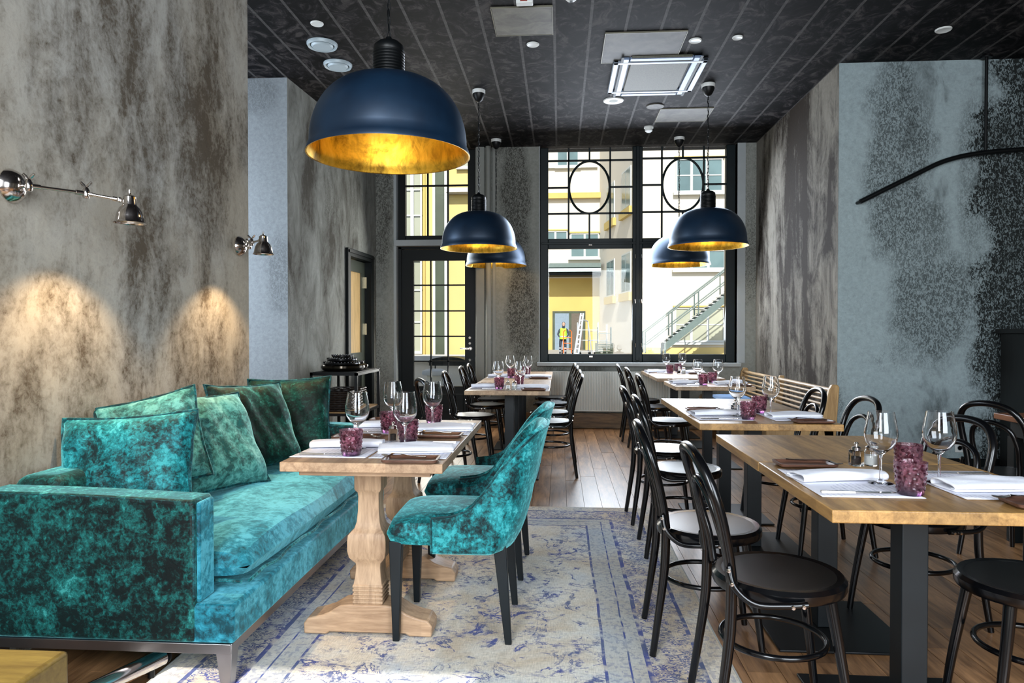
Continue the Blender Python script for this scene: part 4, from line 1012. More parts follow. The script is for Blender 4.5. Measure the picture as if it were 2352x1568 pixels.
MB().lathe([(0, -.014), (.045, -.014), (.045, 0), (0, 0)], 20, (0, 0, H - .007 - r4.z)).build('ceiling_flange', M['black_metal'], rr)
MB().tube([o_(r1), (r1.x - r4.x, .068, r1.z - r4.z)], .014, 10).build('wall_bracket', M['black_metal'], rr)
qs = P(2213, 1028, y=YA - .003)
sk = empty('wall_socket', qs, 0, 'white double wall socket low on the blue grey wall', 'socket')
bx(-.075, .075, -.010, -.0, -.04, .04).build('cover_plate', M['white'], sk, bevel=.004)
for x in (-.036, .036): MB().lathe([(.022, -.0), (.024, 0), (.024, .004), (.020, .004), (.020, -.004), (0, -.004)], 20, (x, -.010, 0), M=Matrix.Rotation(PI / 2, 3, 'X')).build('outlet', M['vent'], sk)
# ---- wall lamps: jointed nickel arms
def wall_lamp(my, mz, sx, sy, szz, label, elbow):
    t = empty('wall_lamp', (XL, my, mz), 0, label, 'wall lamp', 'nickel swing arm wall lamps')
    ux = Matrix.Rotation(PI / 2, 3, 'Y')
    MB().lathe([(0, 0), (.062, 0), (.064, .008), (.056, .022), (.040, .038), (.018, .048), (0, .050)], 32, M=ux).build('wall_rose', M['chrome'], t)
    E = Vector((sx, sy - my, szz - mz)); S0 = Vector((.072, 0, 0)); 
    k1 = Vector((.06, 0, 0))
    E2 = S0.lerp(E, .5) + Vector(elbow)
    def rod(a_, b_, nm):
        mb = MB().tube([a_, b_], .0065, 10); d_ = (b_ - a_)
        for q in (.12, .88): mb.tube([a_ + d_ * (q - .07), a_ + d_ * (q + .07)], .010, 10)
        mb.build(nm, M['chrome'], t)
    def joint(p, nm):
        mb = MB().lathe([(0, -.022), (.010, -.020), (.014, -.010), (.014, .010), (.010, .018), (.006, .026), (0, .028)], 16, p)
        w = mb.build(nm, M['chrome'], t); wm = MB()
        for s in (-1, 1): wm.tube([p + Vector((0, 0, .024)), p + Vector((s * .012, 0, .034)), p + Vector((s * .022, 0, .044))], [.003, .006, .005], 8)
        wm.build('wing_nut', M['chrome'], w)
    MB().tube([(.045, 0, 0), (.072, 0, 0)], .008, 10).build('stem', M['chrome'], t)
    joint(S0, 'joint'); rod(S0, E2, 'arm'); joint(E2, 'joint'); rod(E2, E, 'arm')
    MB().lathe([(0, -.012), (.010, -.008), (.012, 0), (.010, .008), (0, .012)], 14, E).build('ball_joint', M['chrome'], t)
    c_ = E + (E - E2).normalized() * .038
    prof = [(0, .036), (.006, .035), (.007, .028), (.016, .025), (.024, .018), (.026, -.012), (.0275, -.016), (.038, -.026), (.046, -.042), (.051, -.060), (.054, -.078), (.061, -.086)]
    m = MB().lathe(prof, 40, c_); m.f = m.f[:-1]; m.sm = m.sm[:-1]; sh_ = m.build('lamp_shade', M['chrome'], t)
    inn = [(r_ - .003, z_ - .002) for r_, z_ in prof[6:-1]]; m = MB().lathe(inn, 40, c_); m.f = m.f[:-2]; m.sm = m.sm[:-2]; m.build('shade_lining', M['steel'], sh_)
    MB().lathe([(0, -.010), (.014, -.016), (.022, -.040), (.020, -.060), (0, -.072)], 20, c_).build('bulb', M['bulb'], t)
    MB().tube([c_ + Vector((0, 0, .034)), c_ + Vector((0, 0, .047))], .004, 8).build('finial', M['chrome'], t)
    w_ = Vector((XL, my, mz)) + c_ + Vector((0, 0, -.078))
    light('wall_lamp_beam', 'SPOT', w_, (w_.x - .03, w_.y, w_.z - .3), 44, (1, .70, .40), spot_size=math.radians(108), spot_blend=.5, shadow_soft_size=.015)
q1_ = P(24, 427, x=XL); q2_ = P(548, 565, x=XL)
wall_lamp(q1_.y, q1_.z, .285, yd(2.80, -1.73), q1_.z - .015, 'nickel swing arm lamp nearest the viewer, its long arm reaching over the sofa', (0, .06, .01))
wall_lamp(q2_.y, q2_.z, .28, yd(4.14, -1.75), q2_.z - .005, 'smaller looking nickel swing arm lamp at the end of the plaster wall', (-.01, -.03, .0))
# ---- bits at the lower corner of the picture
lt = empty('low_table', (-1.62, 1.55, 0), 0, 'block of a low honey coloured wooden table cut by the lower frame corner', 'table')
bx(-.40, .34, -.32, .18, .30, .40).build('table_top', M['honey'] if 'honey' in M else wood('honey_top', (.10, .06, .010), (.18, .12, .022), .45, 'x'), lt, bevel=.012)
for x in (-.35, .29):
    for y in (-.27, .13): bx(x - .03, x + .03, y - .03, y + .03, 0.0, .30).build('leg', M['black_paint'], lt)
ft = P(372, 1508, z=.06)
fs = empty('foot_rest', (ft.x, ft.y, 0), 0, 'polished steel foot tube beside the sofa leg at the lower frame edge', 'stool')
MB().tube([(0, 0, .06), (-.10, -.30, .065), (-.14, -.42, .07)], .030, 16).build('steel_tube', M['chrome'], fs)
MB().tube([(0, .004, .06), (0, .012, .06)], .031, 16).build('end_cap', M['black_metal'], fs)
for p_ in ((-.01, -.05), (-.12, -.36)): MB().tube([(p_[0], p_[1], .011), (p_[0], p_[1], .05)], .012, 10).build('support', M['black_metal'], fs)
# ================================================================== TABLE SETTINGS
def make_glass():
    t = empty('wine_glass')
    out = [(0, .0), (.036, .0), (.037, .0015), (.030, .004), (.012, .007), (.0045, .014), (.0038, .04), (.0040, .075), (.006, .090), (.016, .099), (.032, .112), (.044, .130), (.0485, .150), (.0475, .172), (.0430, .198), (.0378, .226)]
    inn = [(.0370, .2262), (.0420, .198), (.0465, .172), (.0475, .150), (.043, .131), (.031, .1135), (.015, .1012), (0, .0985)]
    m = MB().lathe(out[:9], 28); m.build('stem', M['glass'], t)
    m = MB().lathe([(0, .0901)] + out[8:] + inn, 28); m.build('bowl', M['glass'], t); return t
def make_tumbler():
    t = empty('tumbler')
    MB().lathe([(0, 0), (.033, 0), (.036, .004), (.0385, .03), (.0425, .070), (.0455, .096), (.0430, .097), (.0400, .070), (.0355, .032), (.031, .018), (0, .014)], 28).build('cup', M['tumbler'], t)
    m = MB()
    for i in range(5):
        for k in range(12):
            a_ = 2 * PI * (k + .5 * (i % 2)) / 12; z = .020 + i * .015; r_ = .0365 + z * .092
            m.lathe([(0, -.006), (.004, -.004), (.0055, 0), (.004, .004), (0, .006)], 6, (r_ * math.cos(a_), r_ * math.sin(a_), z), M=Matrix.Rotation(a_, 3, 'Z') @ Matrix.Scale(.35, 3, Vector((1, 0, 0))))
    m.build('pressed_pattern', M['tumbler'], t); return t
def make_napkin():
    t = empty('napkin')
    path = [(.056, .003), (-.040, .003), (-.052, .006), (-.055, .013), (-.050, .020), (-.036, .0235), (.0, .0215), (.034, .018), (.048, .013), (.046, .008), (.030, .0075)]
    pp = spl([(0, a, b) for a, b in path], 5); n = len(pp) - 1
    def f(u, v):
        q = pp[min(n, int(round(v * n)))]; x = (u - .5) * .29; k = 1 + .10 * math.sin(u * 3)
        return (x + .10 * q.y * .2, q.y * k + .006 * math.sin(u * 5), max(.0025, q.z * (1 + .22 * math.sin(u * 3.1)) + .0015 * math.sin(u * 9 + q.y * 60) * (q.z > .02)))
    m = MB().sheet(f, 22, n); m.build('cloth', M['linen'], t, solid=.0035); return t
def make_mat():
    t = empty('placemat'); MB().sheet(lambda a, b: ((a - .5) * .29, (b - .5) * .42, .0012 + .0012 * (abs(b - .5) * 2) ** 6), 8, 12).build('paper', M['mat'], t, solid=.0006)
    return t
def make_tray():
    t = empty('serving_board')
    m = MB(); W_, D_ = .10, .055
    def rr_(w_, d_, r_, z): 
        o = []
        for sx, sy, a0 in ((1, 1, 0), (-1, 1, 90), (-1, -1, 180), (1, -1, 270)):
            for k in range(5):
                a_ = math.radians(a0 + k * 22.5); o.append((sx * (w_ - r_) + r_ * math.cos(a_), sy * (d_ - r_) + r_ * math.sin(a_), z))
        return o
    rings = [rr_(W_ - .012, D_ - .012, .012, 0), rr_(W_, D_, .016, .008), rr_(W_ + .002, D_ + .002, .018, .016), rr_(W_ - .006, D_ - .006, .014, .016), rr_(W_ - .016, D_ - .016, .010, .007)]
    v = [p for r_ in rings for p in r_]; K = 20; f = [tuple(range(K))[::-1]]
    for i in range(4):
        for j in range(K): f.append((i * K + j, i * K + (j + 1) % K, (i + 1) * K + (j + 1) % K, (i + 1) * K + j))
    f.append(tuple(4 * K + j for j in range(K))); m.add(v, f, True); m.build('board', M['tray'], t); return t
def make_knife():
    t = empty('table_knife')
    MB().quad8([(-.11, -.007, 0), (-.012, -.006, 0), (-.012, .006, 0), (-.11, .007, 0)], [(-.11, -.005, .006), (-.012, -.004, .005), (-.012, .004, .005), (-.11, .005, .006)]).build('handle', M['chrome'], t, fix=True)
    MB().quad8([(-.012, -.006, .001), (.09, -.009, .001), (.112, .002, .001), (.10, .008, .001), (-.012, .006, .001)], [(-.012, -.006, .003), (.09, -.009, .002), (.112, .002, .002), (.10, .008, .003), (-.012, .006, .003)]).build('blade', M['chrome'], t, fix=True); return t
def make_fork():
    t = empty('fork')
    MB().tube(spl([(-.10, 0, .003), (-.05, 0, .004), (.02, 0, .010), (.045, 0, .008)], 5), [.006, .006, .005, .005, .005, .0045, .004, .004, .0035, .003, .003, .003, .004, .006, .009, .010], 8, sq=.35).build('handle', M['chrome'], t)
    m = MB()
    for k in range(4): y = -.0075 + k * .005; m.tube(spl([(.044, y, .008), (.065, y, .002), (.088, y, .005)], 4), [.0018] * 7 + [.0010, .0008], 6)
    m.build('tines', M['chrome'], t); return t
def make_pepper():
    t = empty('pepper_mill')
    MB().lathe([(.019, .0), (.019, .056), (.017, .058), (.017, .004), (.0, .004)] and [(0, 0), (.019, 0), (.019, .052), (.016, .056), (0, .056)], sqr=True).build('body', M['glass'], t, bevel=.002)
    MB().lathe([(0, .056), (.016, .056), (.016, .066), (.006, .070), (.005, .074), (.008, .079), (.006, .084), (0, .086)], 16).build('cap', M['chrome'], t)
    MB().lathe([(0, .006), (.0125, .006), (.0125, .032), (0, .034)], 12).build('peppercorns', plain('peppercorns', (.02, .012, .01), .8, 0, .6, 300), t); return t
def make_salt():
    t = empty('salt_mill')
    MB().lathe([(0, 0), (.021, 0), (.022, .003), (.022, .050), (.018, .056), (0, .056)], 20).build('body', M['glass'], t)
    MB().lathe([(0, .004), (.019, .004), (.019, .036), (0, .037)], 16).build('salt', M['white'], t)
    MB().lathe([(0, .0562), (.017, .0562), (.018, .066), (.012, .071), (0, .072)], 16).build('cap', M['chrome'], t); return t
K_ = dict(wine_glass=(make_glass(), 'glass', 'wine glasses on the laid tables'), tumbler=(make_tumbler(), 'glass', 'purple tumblers on the laid tables'), napkin=(make_napkin(), 'napkin', 'folded white napkins'),
          placemat=(make_mat(), 'placemat', 'printed paper placemats'), serving_board=(make_tray(), 'board', 'small wooden boards beside the placemats'),
          table_knife=(make_knife(), 'knife', 'table knives on the placemats'), fork=(make_fork(), 'fork', 'forks on the small boards'),
          pepper_mill=(make_pepper(), 'mill', 'pepper and salt mills'), salt_mill=(make_salt(), 'mill', 'pepper and salt mills'))
index_children()
used = set()
def put(kind, loc, rot, label):
    src, cat, grp = K_[kind]
    if kind in used: o = dup(src, loc, None, label, None, rot)
    else: used.add(kind); o = src; o.location = loc; o.rotation_euler = rot; o['label'] = label; o['category'] = cat; o['group'] = grp
    return o
rs = random.Random(5)
def setting(cx, zc, z, off, s, where, mills=0):
    cy = yd(zc, cx)
    def L(x, y, h=0): return (cx + s * x, cy + s * y, z + h + .0006)
    base = 0 if s > 0 else PI
    j = lambda a: (rs.random() - .5) * a
    put('placemat', L(-off, .0), (0, 0, base + j(.05)), 'printed white paper placemat ' + where)
    put('napkin', L(-off - .005, .055 + j(.01), .0035), (0, 0, base + .20 + j(.08)), 'folded white linen napkin ' + where)
    put('table_knife', L(-off - .02, -.155, .0035), (0, 0, base + j(.05)), 'steel table knife ' + where)
    put('serving_board', L(-off - .03, .275 if off > .17 else .262, 0), (0, 0, base + j(.12)), 'small dark wooden board ' + where)
    put('fork', L(-off + .005, .262 if off > .17 else .250, .0165), (.0, .03, base - .35 + j(.1)), 'steel fork ' + where)
    put('wine_glass', L(-.095, -.01 + j(.01), .0035), (0, 0, 0), 'clear stemmed wine glass ' + where)
    put('tumbler', L(-.075, -.16 + j(.01), .0035), (0, 0, j(3)), 'purple pressed glass tumbler ' + where)
def mills(cx, zc, z, dx, dy, where):
    cy = yd(zc, cx)
    put('pepper_mill', (cx + dx, cy + dy, z + .0006), (0, 0, .2), 'square glass pepper mill ' + where)
    put('salt_mill', (cx + dx + .055, cy + dy + .01, z + .0006), (0, 0, 0), 'round glass salt mill ' + where)
for cx, zc, z, off, wa, wb_, mdx, mdy, wm in (
    (1.105, 2.20, .75, .20, 'at the aisle side of the nearest oak table', 'at the wall side of the nearest oak table', -.04, .30, 'on the nearest oak table'),
    (1.105, 3.97, .75, .20, 'at the aisle side of the table before the bench end', 'at the wall side of the table before the bench end', -.08, .10, 'on the table before the bench end'),
    (1.375, 6.48, .75, .19, 'at the aisle side of the table beside the bench', 'at the bench side of the table beside the bench', -.03, .20, 'on the table beside the slatted bench'),
    (1.36, 8.30, .75, .19, 'at the aisle side of the table under the window sill', 'at the bench side of the table under the window sill', .02, -.22, 'on the table under the window sill'),
    (-.435, 6.03, .75, .19, 'at the door side of the front table of the rear row', 'at the aisle side of the front table of the rear row', .0, -.20, 'on the front table of the rear row'),
    (-.437, 7.48, .75, .19, 'at the door side of the third table of the rear row', 'at the aisle side of the third table of the rear row', .0, -.22, 'on the third table of the rear row'),
    (-.715, 2.79, .7605, .148, 'at the sofa side, near end of the trestle table', 'at the velvet chair side, near end of the trestle table', .0, .20, 'on the trestle table by the purple tumbler'),
    (-.715, 3.39, .7605, .148, 'at the sofa side, far end of the trestle table', 'at the velvet chair side, far end of the trestle table', None, 0, '')):
    setting(cx, zc, z, off, 1, wa); setting(cx, zc, z, off, -1, wb_)
    if mdx is not None: mills(cx, zc, z, mdx, mdy, wm)
put('wine_glass', (2.78, yd(3.85, 2.78), .7506), (0, 0, 0), 'clear wine glass on the dark side table at the frame edge')
# ================================================================== COURTYARD
M['cream'] = plain('cream_render', (.60, .55, .46), .9, 0, .03, .6)
M['yellow'] = plain('yellow_render', (.52, .38, .12), .9, 0, .06, .8)
M['pale_yellow'] = plain('pale_yellow_render', (.58, .45, .18), .9, 0, .04, .8)
M['winframe'] = plain('pale_window_frame', (.50, .52, .50), .5, 0, .03)
M['winglass'] = plain('far_window_glass', (.10, .16, .17), .12, 0, .3, .5)
M['winglass_warm'] = plain('near_window_glass', (.35, .36, .28), .15, 0, .2, .5)
M['green_metal'] = plain('grey_green_steel', (.12, .16, .15), .5, .2, .1)
M['dark_green'] = plain('dark_green_paint', (.045, .06, .035), .5, 0, .3, 2)
M['paving'] = plain('courtyard_paving', (.32, .30, .27), .9, 0, .15, 1)
M['alu'] = plain('aluminium', (.62, .64, .66), .4, .5, .05)
M['stone'] = plain('pale_stone', (.50, .49, .47), .8, 0, .06)
struct(bx(-40, 60, YB + .4, 75, -.3, -.02).build('ground', M['paving']))
k5 = .34439
def w5(cx, cy, y): return P(1200 + cx * k5, 320 + cy * k5, y=y)
def boxuv(mb, cx0, cy0, cx1, cy1, y, d0=0, d1=.1):
    a_, b_ = w5(cx0, cy1, y), w5(cx1, cy0, y); return mb.box(a_.x, b_.x, y - d1, y - d0, a_.z, b_.z)
def fwin(par, cx0, cy0, cx1, cy1, y, nv, hrow=None, glass='winglass', sill=True):
    """a far window: sunk glass, frame with mullions; the frame is the window, pane and sill its pieces"""
    a_, b_ = w5(cx0, cy1, y), w5(cx1, cy0, y); x0, x1, z0, z1 = a_.x, b_.x, a_.z, b_.z; t_ = .09
    m = MB().box(x0, x1, y - .10, y, z1 - t_, z1).box(x0, x1, y - .10, y, z0, z0 + t_)
    for i in range(nv + 1): x = x0 + (x1 - x0) * i / nv; m.box(max(x0, x - t_ * .8), min(x1, x + t_ * .8), y - .09, y, z0 + t_, z1 - t_)
    if hrow: zz = z0 + (z1 - z0) * hrow; m.box(x0 + t_, x1 - t_, y - .08, y, zz - .03, zz + .03)
    f = m.build('window', M['winframe'], par); bx(x0 + .02, x1 - .02, y - .05, y - .001, z0 + .02, z1 - .02).build('pane', M[glass], f)
    if sill: bx(x0 - .15, x1 + .15, y - .26, y, z0 - .16, z0 - .02).build('sill', M['winframe'], f)
    bx(x0 - .1, x1 + .1, y - .16, y, z1 + .01, z1 + .10).build('lintel', M['yellow'], f)
Y1 = 40.0
B1 = empty('courtyard_building', (8, Y1, 0), 0, 'cream rendered courtyard building with windows behind the outdoor steel stair', 'building')
def pp_(o): o.parent = B1; o.location = (-8, -Y1, 0)
class Off:   # parent helper: children built in world coordinates under an empty
    def __init__(s, e): s.e = e
xw = w5(762, 700, Y1).x; xo = w5(3000, 0, Y1).x
def wchild(par, mb, name, mat, **k):
    o = mb.build(name, mat, par, **k); o.location = -par.location; return o
def far_window(par, *a, **k):
    n0 = set(bpy.data.objects.keys()); fwin(par, *a, **k)
    for nm in set(bpy.data.objects.keys()) - n0:
        o = bpy.data.objects[nm]
        if o.parent == par: o.location = -par.location
wchild(B1, bx(xw, xo, Y1, Y1 + 1, -.3, 17), 'wall', M['cream'])
wchild(B1, bx(xw, xo, Y1 - .06, Y1, -.3, w5(0, 1385, Y1).z), 'plinth', M['pale_yellow'])
far_window(B1, 1015, 1120, 1345, 1350, Y1, 3, .5, 'winglass_warm')
far_window(B1, 1022, 125, 1335, 355, Y1, 3, .5)
far_window(B1, 1015, 735, 1350, 868, Y1, 3)
far_window(B1, 1700, 125, 2000, 355, Y1, 3, .5); far_window(B1, 1700, 735, 2000, 868, Y1, 3); far_window(B1, 1700, 1120, 2000, 1350, Y1, 3, .5)
# return wall between the two facades, with windows seen on the slant
Y2 = 50.0
xf = w5(515, 700, Y2).x
B2 = empty('side_building', (xf, Y2, 0), 0, 'cream courtyard wing seen on the slant beside the window mullion', 'building')
g1_ = Vector((xw, Y1 - .0)); g2_ = Vector((xf, Y2)); dd = (g2_ - g1_).normalized(); nd = Vector((-dd.y, dd.x)); ll_ = (g2_ - g1_).length
def sp_(t, o, z): q = g1_ + dd * t + nd * o; return (q.x, q.y, z)
def sbox(m, t0, t1, o0, o1, z0, z1): return m.quad8([sp_(t0, o0, z0), sp_(t1, o0, z0), sp_(t1, o1, z0), sp_(t0, o1, z0)], [sp_(t0, o0, z1), sp_(t1, o0, z1), sp_(t1, o1, z1), sp_(t0, o1, z1)])
wchild(B2, sbox(MB(), 0, ll_, -.8, 0, -.3, 17), 'wall', M['cream'], fix=True)
for t0_, t1_, z0_, z1_ in ((1.2, 3.4, 8.6, 11.0), (5.4, 7.6, 8.6, 11.0), (1.2, 3.4, 3.6, 6.0), (5.4, 7.6, 3.6, 6.0)):
    f_ = wchild(B2, sbox(MB(), t0_, t1_, 0, .06, z0_, z1_), 'window', M['winframe'], fix=True)
    q_ = sbox(sbox(MB(), t0_ + .1, t0_ + 1.05, .06, .07, z0_ + .1, z1_ - .1), t0_ + 1.15, t1_ - .1, .06, .07, z0_ + .1, z1_ - .1).build('pane', M['winglass'], f_, fix=True)
    q_ = sbox(MB(), t0_ - .3, t1_ + .1, .0, .22, z0_ - .5, z0_ - .02).build('sill', M['yellow'], f_, fix=True)
# far facade on the left with canopy over the loading door
B3 = empty('far_building', (w5(300, 700, Y2).x, Y2, 0), 0, 'cream and yellow building at the end of the courtyard with a glass canopy', 'building')
x_l = w5(-1400, 0, Y2).x
wchild(B3, bx(x_l, xf + .3, Y2, Y2 + 1, w5(0, 925, Y2).z, 17), 'wall', M['cream'])
wchild(B3, bx(x_l, xf + .3, Y2 + .25, Y2 + 1, -.3, w5(0, 925, Y2).z), 'lower_wall', M['yellow'])
wchild(B3, boxuv(MB(), -300, 357, 640, 405, Y2, 0, .35), 'band', M['yellow'])
wchild(B3, boxuv(MB(), -300, 190, 500, 198, Y2, 0, .2), 'band', M['winframe'])
far_window(B3, 230, 30, 375, 182, Y2, 2); far_window(B3, 60, 610, 300, 690, Y2, 3, sill=False); far_window(B3, 320, 625, 510, 790, Y2, 2)
can = wchild(B3, boxuv(MB(), 120, 838, 515, 868, Y2, -.2, 1.6), 'canopy', M['green_metal'])
boxuv(MB(), 120, 872, 515, 896, Y2, -.2, 1.7).build('canopy_glass', plain('canopy_glass', (.50, .62, .66), .2, 0, .1, 1), can)
boxuv(MB(), 120, 900, 515, 918, Y2, -.2, 1.4).build('canopy_beam', M['black_paint'], can)
dk = wchild(B3, boxuv(MB(), 200, 1145, 420, 1440, Y2 + .25, -.05, .10), 'loading_door', M['dark_green'])
boxuv(MB(), 216, 1160, 310, 1440, Y2 + .25, .10, .13).build('door_leaf', plain('door_leaf_blue_grey', (.18, .24, .30), .5), dk)
boxuv(MB(), 326, 1160, 404, 1440, Y2 + .25, .10, .13).build('door_leaf', plain('door_leaf_brown', (.10, .08, .06), .5), dk)
# outdoor stair
Ys = 36.0
s0, s1 = w5(945, 1395, Ys), w5(1600, 862, Ys)
ST = empty('outdoor_stair', s0, 0, 'grey green steel outdoor stair with tube handrails climbing the cream facade', 'stair')
rel = lambda p, dy=0: (p.x - s0.x, dy, p.z - s0.z)
def beam(a_, b_, w_, h, dy, name, mat): 
    A_, B_ = rel(a_), rel(b_); return MB().quad8([(A_[0], dy, A_[2] - h), (B_[0], dy, B_[2] - h), (B_[0], dy + w_, B_[2] - h), (A_[0], dy + w_, A_[2] - h)], [(A_[0], dy, A_[2]), (B_[0], dy, B_[2]), (B_[0], dy + w_, B_[2]), (A_[0], dy + w_, A_[2])]).build(name, mat, ST, fix=True)
beam(w5(945, 1362, Ys), w5(1600, 840, Ys), .06, .42, 0, 'stringer', M['green_metal']); beam(w5(945, 1362, Ys), w5(1600, 840, Ys), .06, .42, 1.1, 'stringer', M['green_metal'])
N_ = 24; A_, B_ = rel(w5(945, 1350, Ys)), rel(w5(1600, 828, Ys))
for i in range(N_):
    x = A_[0] + (B_[0] - A_[0]) * (i + .5) / N_; z = A_[2] + (B_[2] - A_[2]) * (i + .5) / N_ - .08
    bx(x - .14, x + .14, .06, 1.1, z - .04, z).build('tread', M['alu'], ST)
for dy in (.03, 1.13):
    MB().tube([rel(w5(818, 1285, Ys), dy), rel(w5(1600, 686, Ys), dy)], .035, 8).build('handrail', M['green_metal'], ST)
    MB().tube([rel(w5(825, 1370, Ys), dy), rel(w5(1600, 770, Ys), dy)], .030, 8).build('handrail', M['green_metal'], ST)
    for (c0, a0, b0) in ((820, 1285, 1425), (998, 1148, 1312), (1175, 1012, 1170), (1352, 876, 1030)):
        MB().tube([rel(w5(c0, a0, Ys), dy), rel(w5(c0, b0, Ys), dy)], .035, 8).build('baluster', M['green_metal'], ST)
for dy in (.03, 1.13): bx(-.02, .10, dy - .05, dy + .05, -s0.z - .02, .02).build('foot_post', M['green_metal'], ST)
# ladder
Yl = 35.6
l0 = w5(345, 1445, Yl); l0.z = -.02
LD = empty('step_ladder', l0, 0, 'aluminium ladder leaning in the courtyard beside the wire trolleys', 'ladder')
def lrel(cx, cy, dy): q = w5(cx, cy, Yl); return Vector((q.x - l0.x, dy, q.z - l0.z))
for (c0, c1) in ((345, 392), (372, 408)):
    MB().tube([lrel(c0, 1445, 0), lrel(c1, 1158, .5)], .05, 6).build('rail', M['alu'], LD)
for k in range(9):
    q = (k + .5) / 9; a_ = lrel(345, 1445, 0).lerp(lrel(392, 1158, .5), q); b_ = lrel(372, 1445, 0).lerp(lrel(408, 1158, .5), q); MB().tube([a_, b_], .035, 6).build('rung', M['alu'], LD)
MB().tube([lrel(400, 1200, .5), lrel(440, 1210, 1.0), lrel(455, 1300, 1.1), lrel(470, 1445, 1.2)], .04, 6).build('support_rail', M['alu'], LD)
# wire roll cages
def cage(cx, y, w_, h, label, mat):
    q = w5(cx, 1440, y); t = empty('roll_cage', (q.x, y, .0), 0, label, 'trolley', 'wire roll cages in the courtyard'); d_ = .6; r_ = .022
    for sx in (-1, 1):
        m = MB()
        for sy in (-1, 1): m.tube([(sx * w_ / 2, sy * d_ / 2, .15), (sx * w_ / 2, sy * d_ / 2, h)], r_, 6)
        for k in range(5): m.tube([(sx * w_ / 2, -d_ / 2, .2 + (h - .2) * k / 4), (sx * w_ / 2, d_ / 2, .2 + (h - .2) * k / 4)], r_ * .7, 5)
        m.build('side_frame', mat, t)
    for z in (.2, .2 + (h - .2) * .4, .2 + (h - .2) * .75):
        m = MB().box(-w_ / 2, w_ / 2, -d_ / 2, d_ / 2, z - .02, z + .01); m.build('shelf', mat, t)
    for sx in (-1, 1):
        for sy in (-1, 1): MB().lathe([(0, -.03), (.10, -.03), (.10, .03), (0, .03)], 12, (sx * w_ * .4, sy * d_ * .4, .09), M=Matrix.Rotation(PI / 2, 3, 'X')).build('wheel', M['black_metal'], t)
    return t
cg = cage(435, 37.5, 1.1, 1.75, 'wire roll cage with shelves right beside the ladder outside', M['alu'])
cage(500, 38.2, 1.0, 1.65, 'second wire roll cage, further from the ladder outside', M['alu'])
cage(545, 37.2, .7, 1.5, 'narrow wire roll cage at the end of the row outside', M['green_metal'])
Yk = 36.8
q = w5(540, 1440, Yk); cr = empty('crate_stack_low', (q.x, Yk - .5, .0)); cr.name = 'crate'
tag(cr, 'low dark slatted crate in front of the wire cages outside', 'crate')
for k in range(5): bx(-.45, .45, -.3, -.27, .08 + k * .12, .16 + k * .12).build('slat', M['dark_green'], cr)
for s in (-1, 1): bx(s * .42 - .03, s * .42 + .03, -.27, .27, 0, .68).build('side', M['dark_green'], cr)
bx(-.45, .45, -.27, .27, .04, .08).build('bottom', M['dark_green'], cr)
# worker in a yellow vest
q = w5(268, 1440, 38.0)
Wk = empty('person', (q.x, 38.0, .0), 0, 'person in a yellow green safety vest and dark trousers leaning over a cart outside', 'person')
def skinned(name, verts, edges, rad, mat, par):
    me = bpy.data.meshes.new(name); me.from_pydata(verts, edges, []); o = bpy.data.objects.new(name, me); C.objects.link(o); o.parent = par
    m = o.modifiers.new('s', 'SKIN'); me.skin_vertices[0].data[0].use_root = True
    for i, r_ in enumerate(rad): me.skin_vertices[0].data[i].radius = (r_, r_)
    o.modifiers.new('u', 'SUBSURF').levels = 1; m.use_smooth_shade = True; me.materials.append(mat); return o
skinned('body', [(0, 0, .92), (.02, -.05, 1.15), (.04, -.14, 1.36), (.04, -.18, 1.46), (.05, -.22, 1.58), (.05, -.24, 1.68), (-.10, 0, .88), (-.13, -.04, .48), (-.14, .02, .06), (-.15, -.14, .04), (.12, 0, .88), (.15, -.04, .48), (.16, .02, .06), (.17, -.14, .04),
                 (-.16, -.14, 1.38), (-.26, -.22, 1.12), (-.18, -.42, .98), (.24, -.14, 1.38), (.32, -.24, 1.12), (.22, -.44, .98)],
        [(0, 1), (1, 2), (2, 3), (3, 4), (4, 5), (0, 6), (6, 7), (7, 8), (8, 9), (0, 10), (10, 11), (11, 12), (12, 13), (2, 14), (14, 15), (15, 16), (2, 17), (17, 18), (18, 19)],
        [.15, .14, .13, .06, .09, .08, .10, .07, .05, .04, .10, .07, .05, .04, .07, .05, .035, .07, .05, .035], plain('dark_workwear', (.03, .035, .05), .8), Wk)
MB().lathe([(0, .86), (.20, .86), (.215, 1.0), (.20, 1.2), (.235, 1.38), (.16, 1.46), (0, 1.47)], 16).build('vest', plain('safety_vest', (.45, .85, .05), .7), Wk)
bpy.data.objects['vest'].location = (.03, -.06, .0)
MB().lathe([(.217, .98), (.219, .98), (.219, 1.04), (.217, 1.04)], 16, (.03, -.06, 0), closed=True).build('reflective_band', M['alu'], Wk)
MB().lathe([(0, -.11), (.06, -.09), (.085, 0), (.08, .07), (.04, .11), (0, .115)], 14, (.05, -.24, 1.66)).build('head', plain('skin', (.45, .28, .2), .6), Wk)
MB().lathe([(.0, .12), (.05, .11), (.09, .06), (.095, .0), (.0, .02)], 14, (.05, -.22, 1.67)).build('hair', M['dark_wood'], Wk)
for sx in (-1, 1):
    for z in (.22, .38): MB().lathe([(.074, -.03), (.076, -.03), (.076, .03), (.074, .03)], 12, (.005 + sx * .145, -.02, z), closed=True).build('reflective_band', M['alu'], Wk)
q = w5(300, 1440, 37.2); hc = empty('hand_truck', (q.x, 37.2, 0), 0, 'orange hand truck standing beside the worker in the vest outside', 'trolley'); og = plain('orange_paint', (.75, .16, .03), .5)
for s in (-1, 1):
    MB().tube([(s * .22, .1, .12), (s * .22, -.05, 1.25), (s * .12, -.16, 1.35)], .03, 6).build('rail', og, hc)
    MB().lathe([(0, -.04), (.14, -.04), (.14, .04), (0, .04)], 16, (s * .28, .08, .14), M=Matrix.Rotation(PI / 2, 3, 'Y')).build('wheel', M['black_metal'], hc)
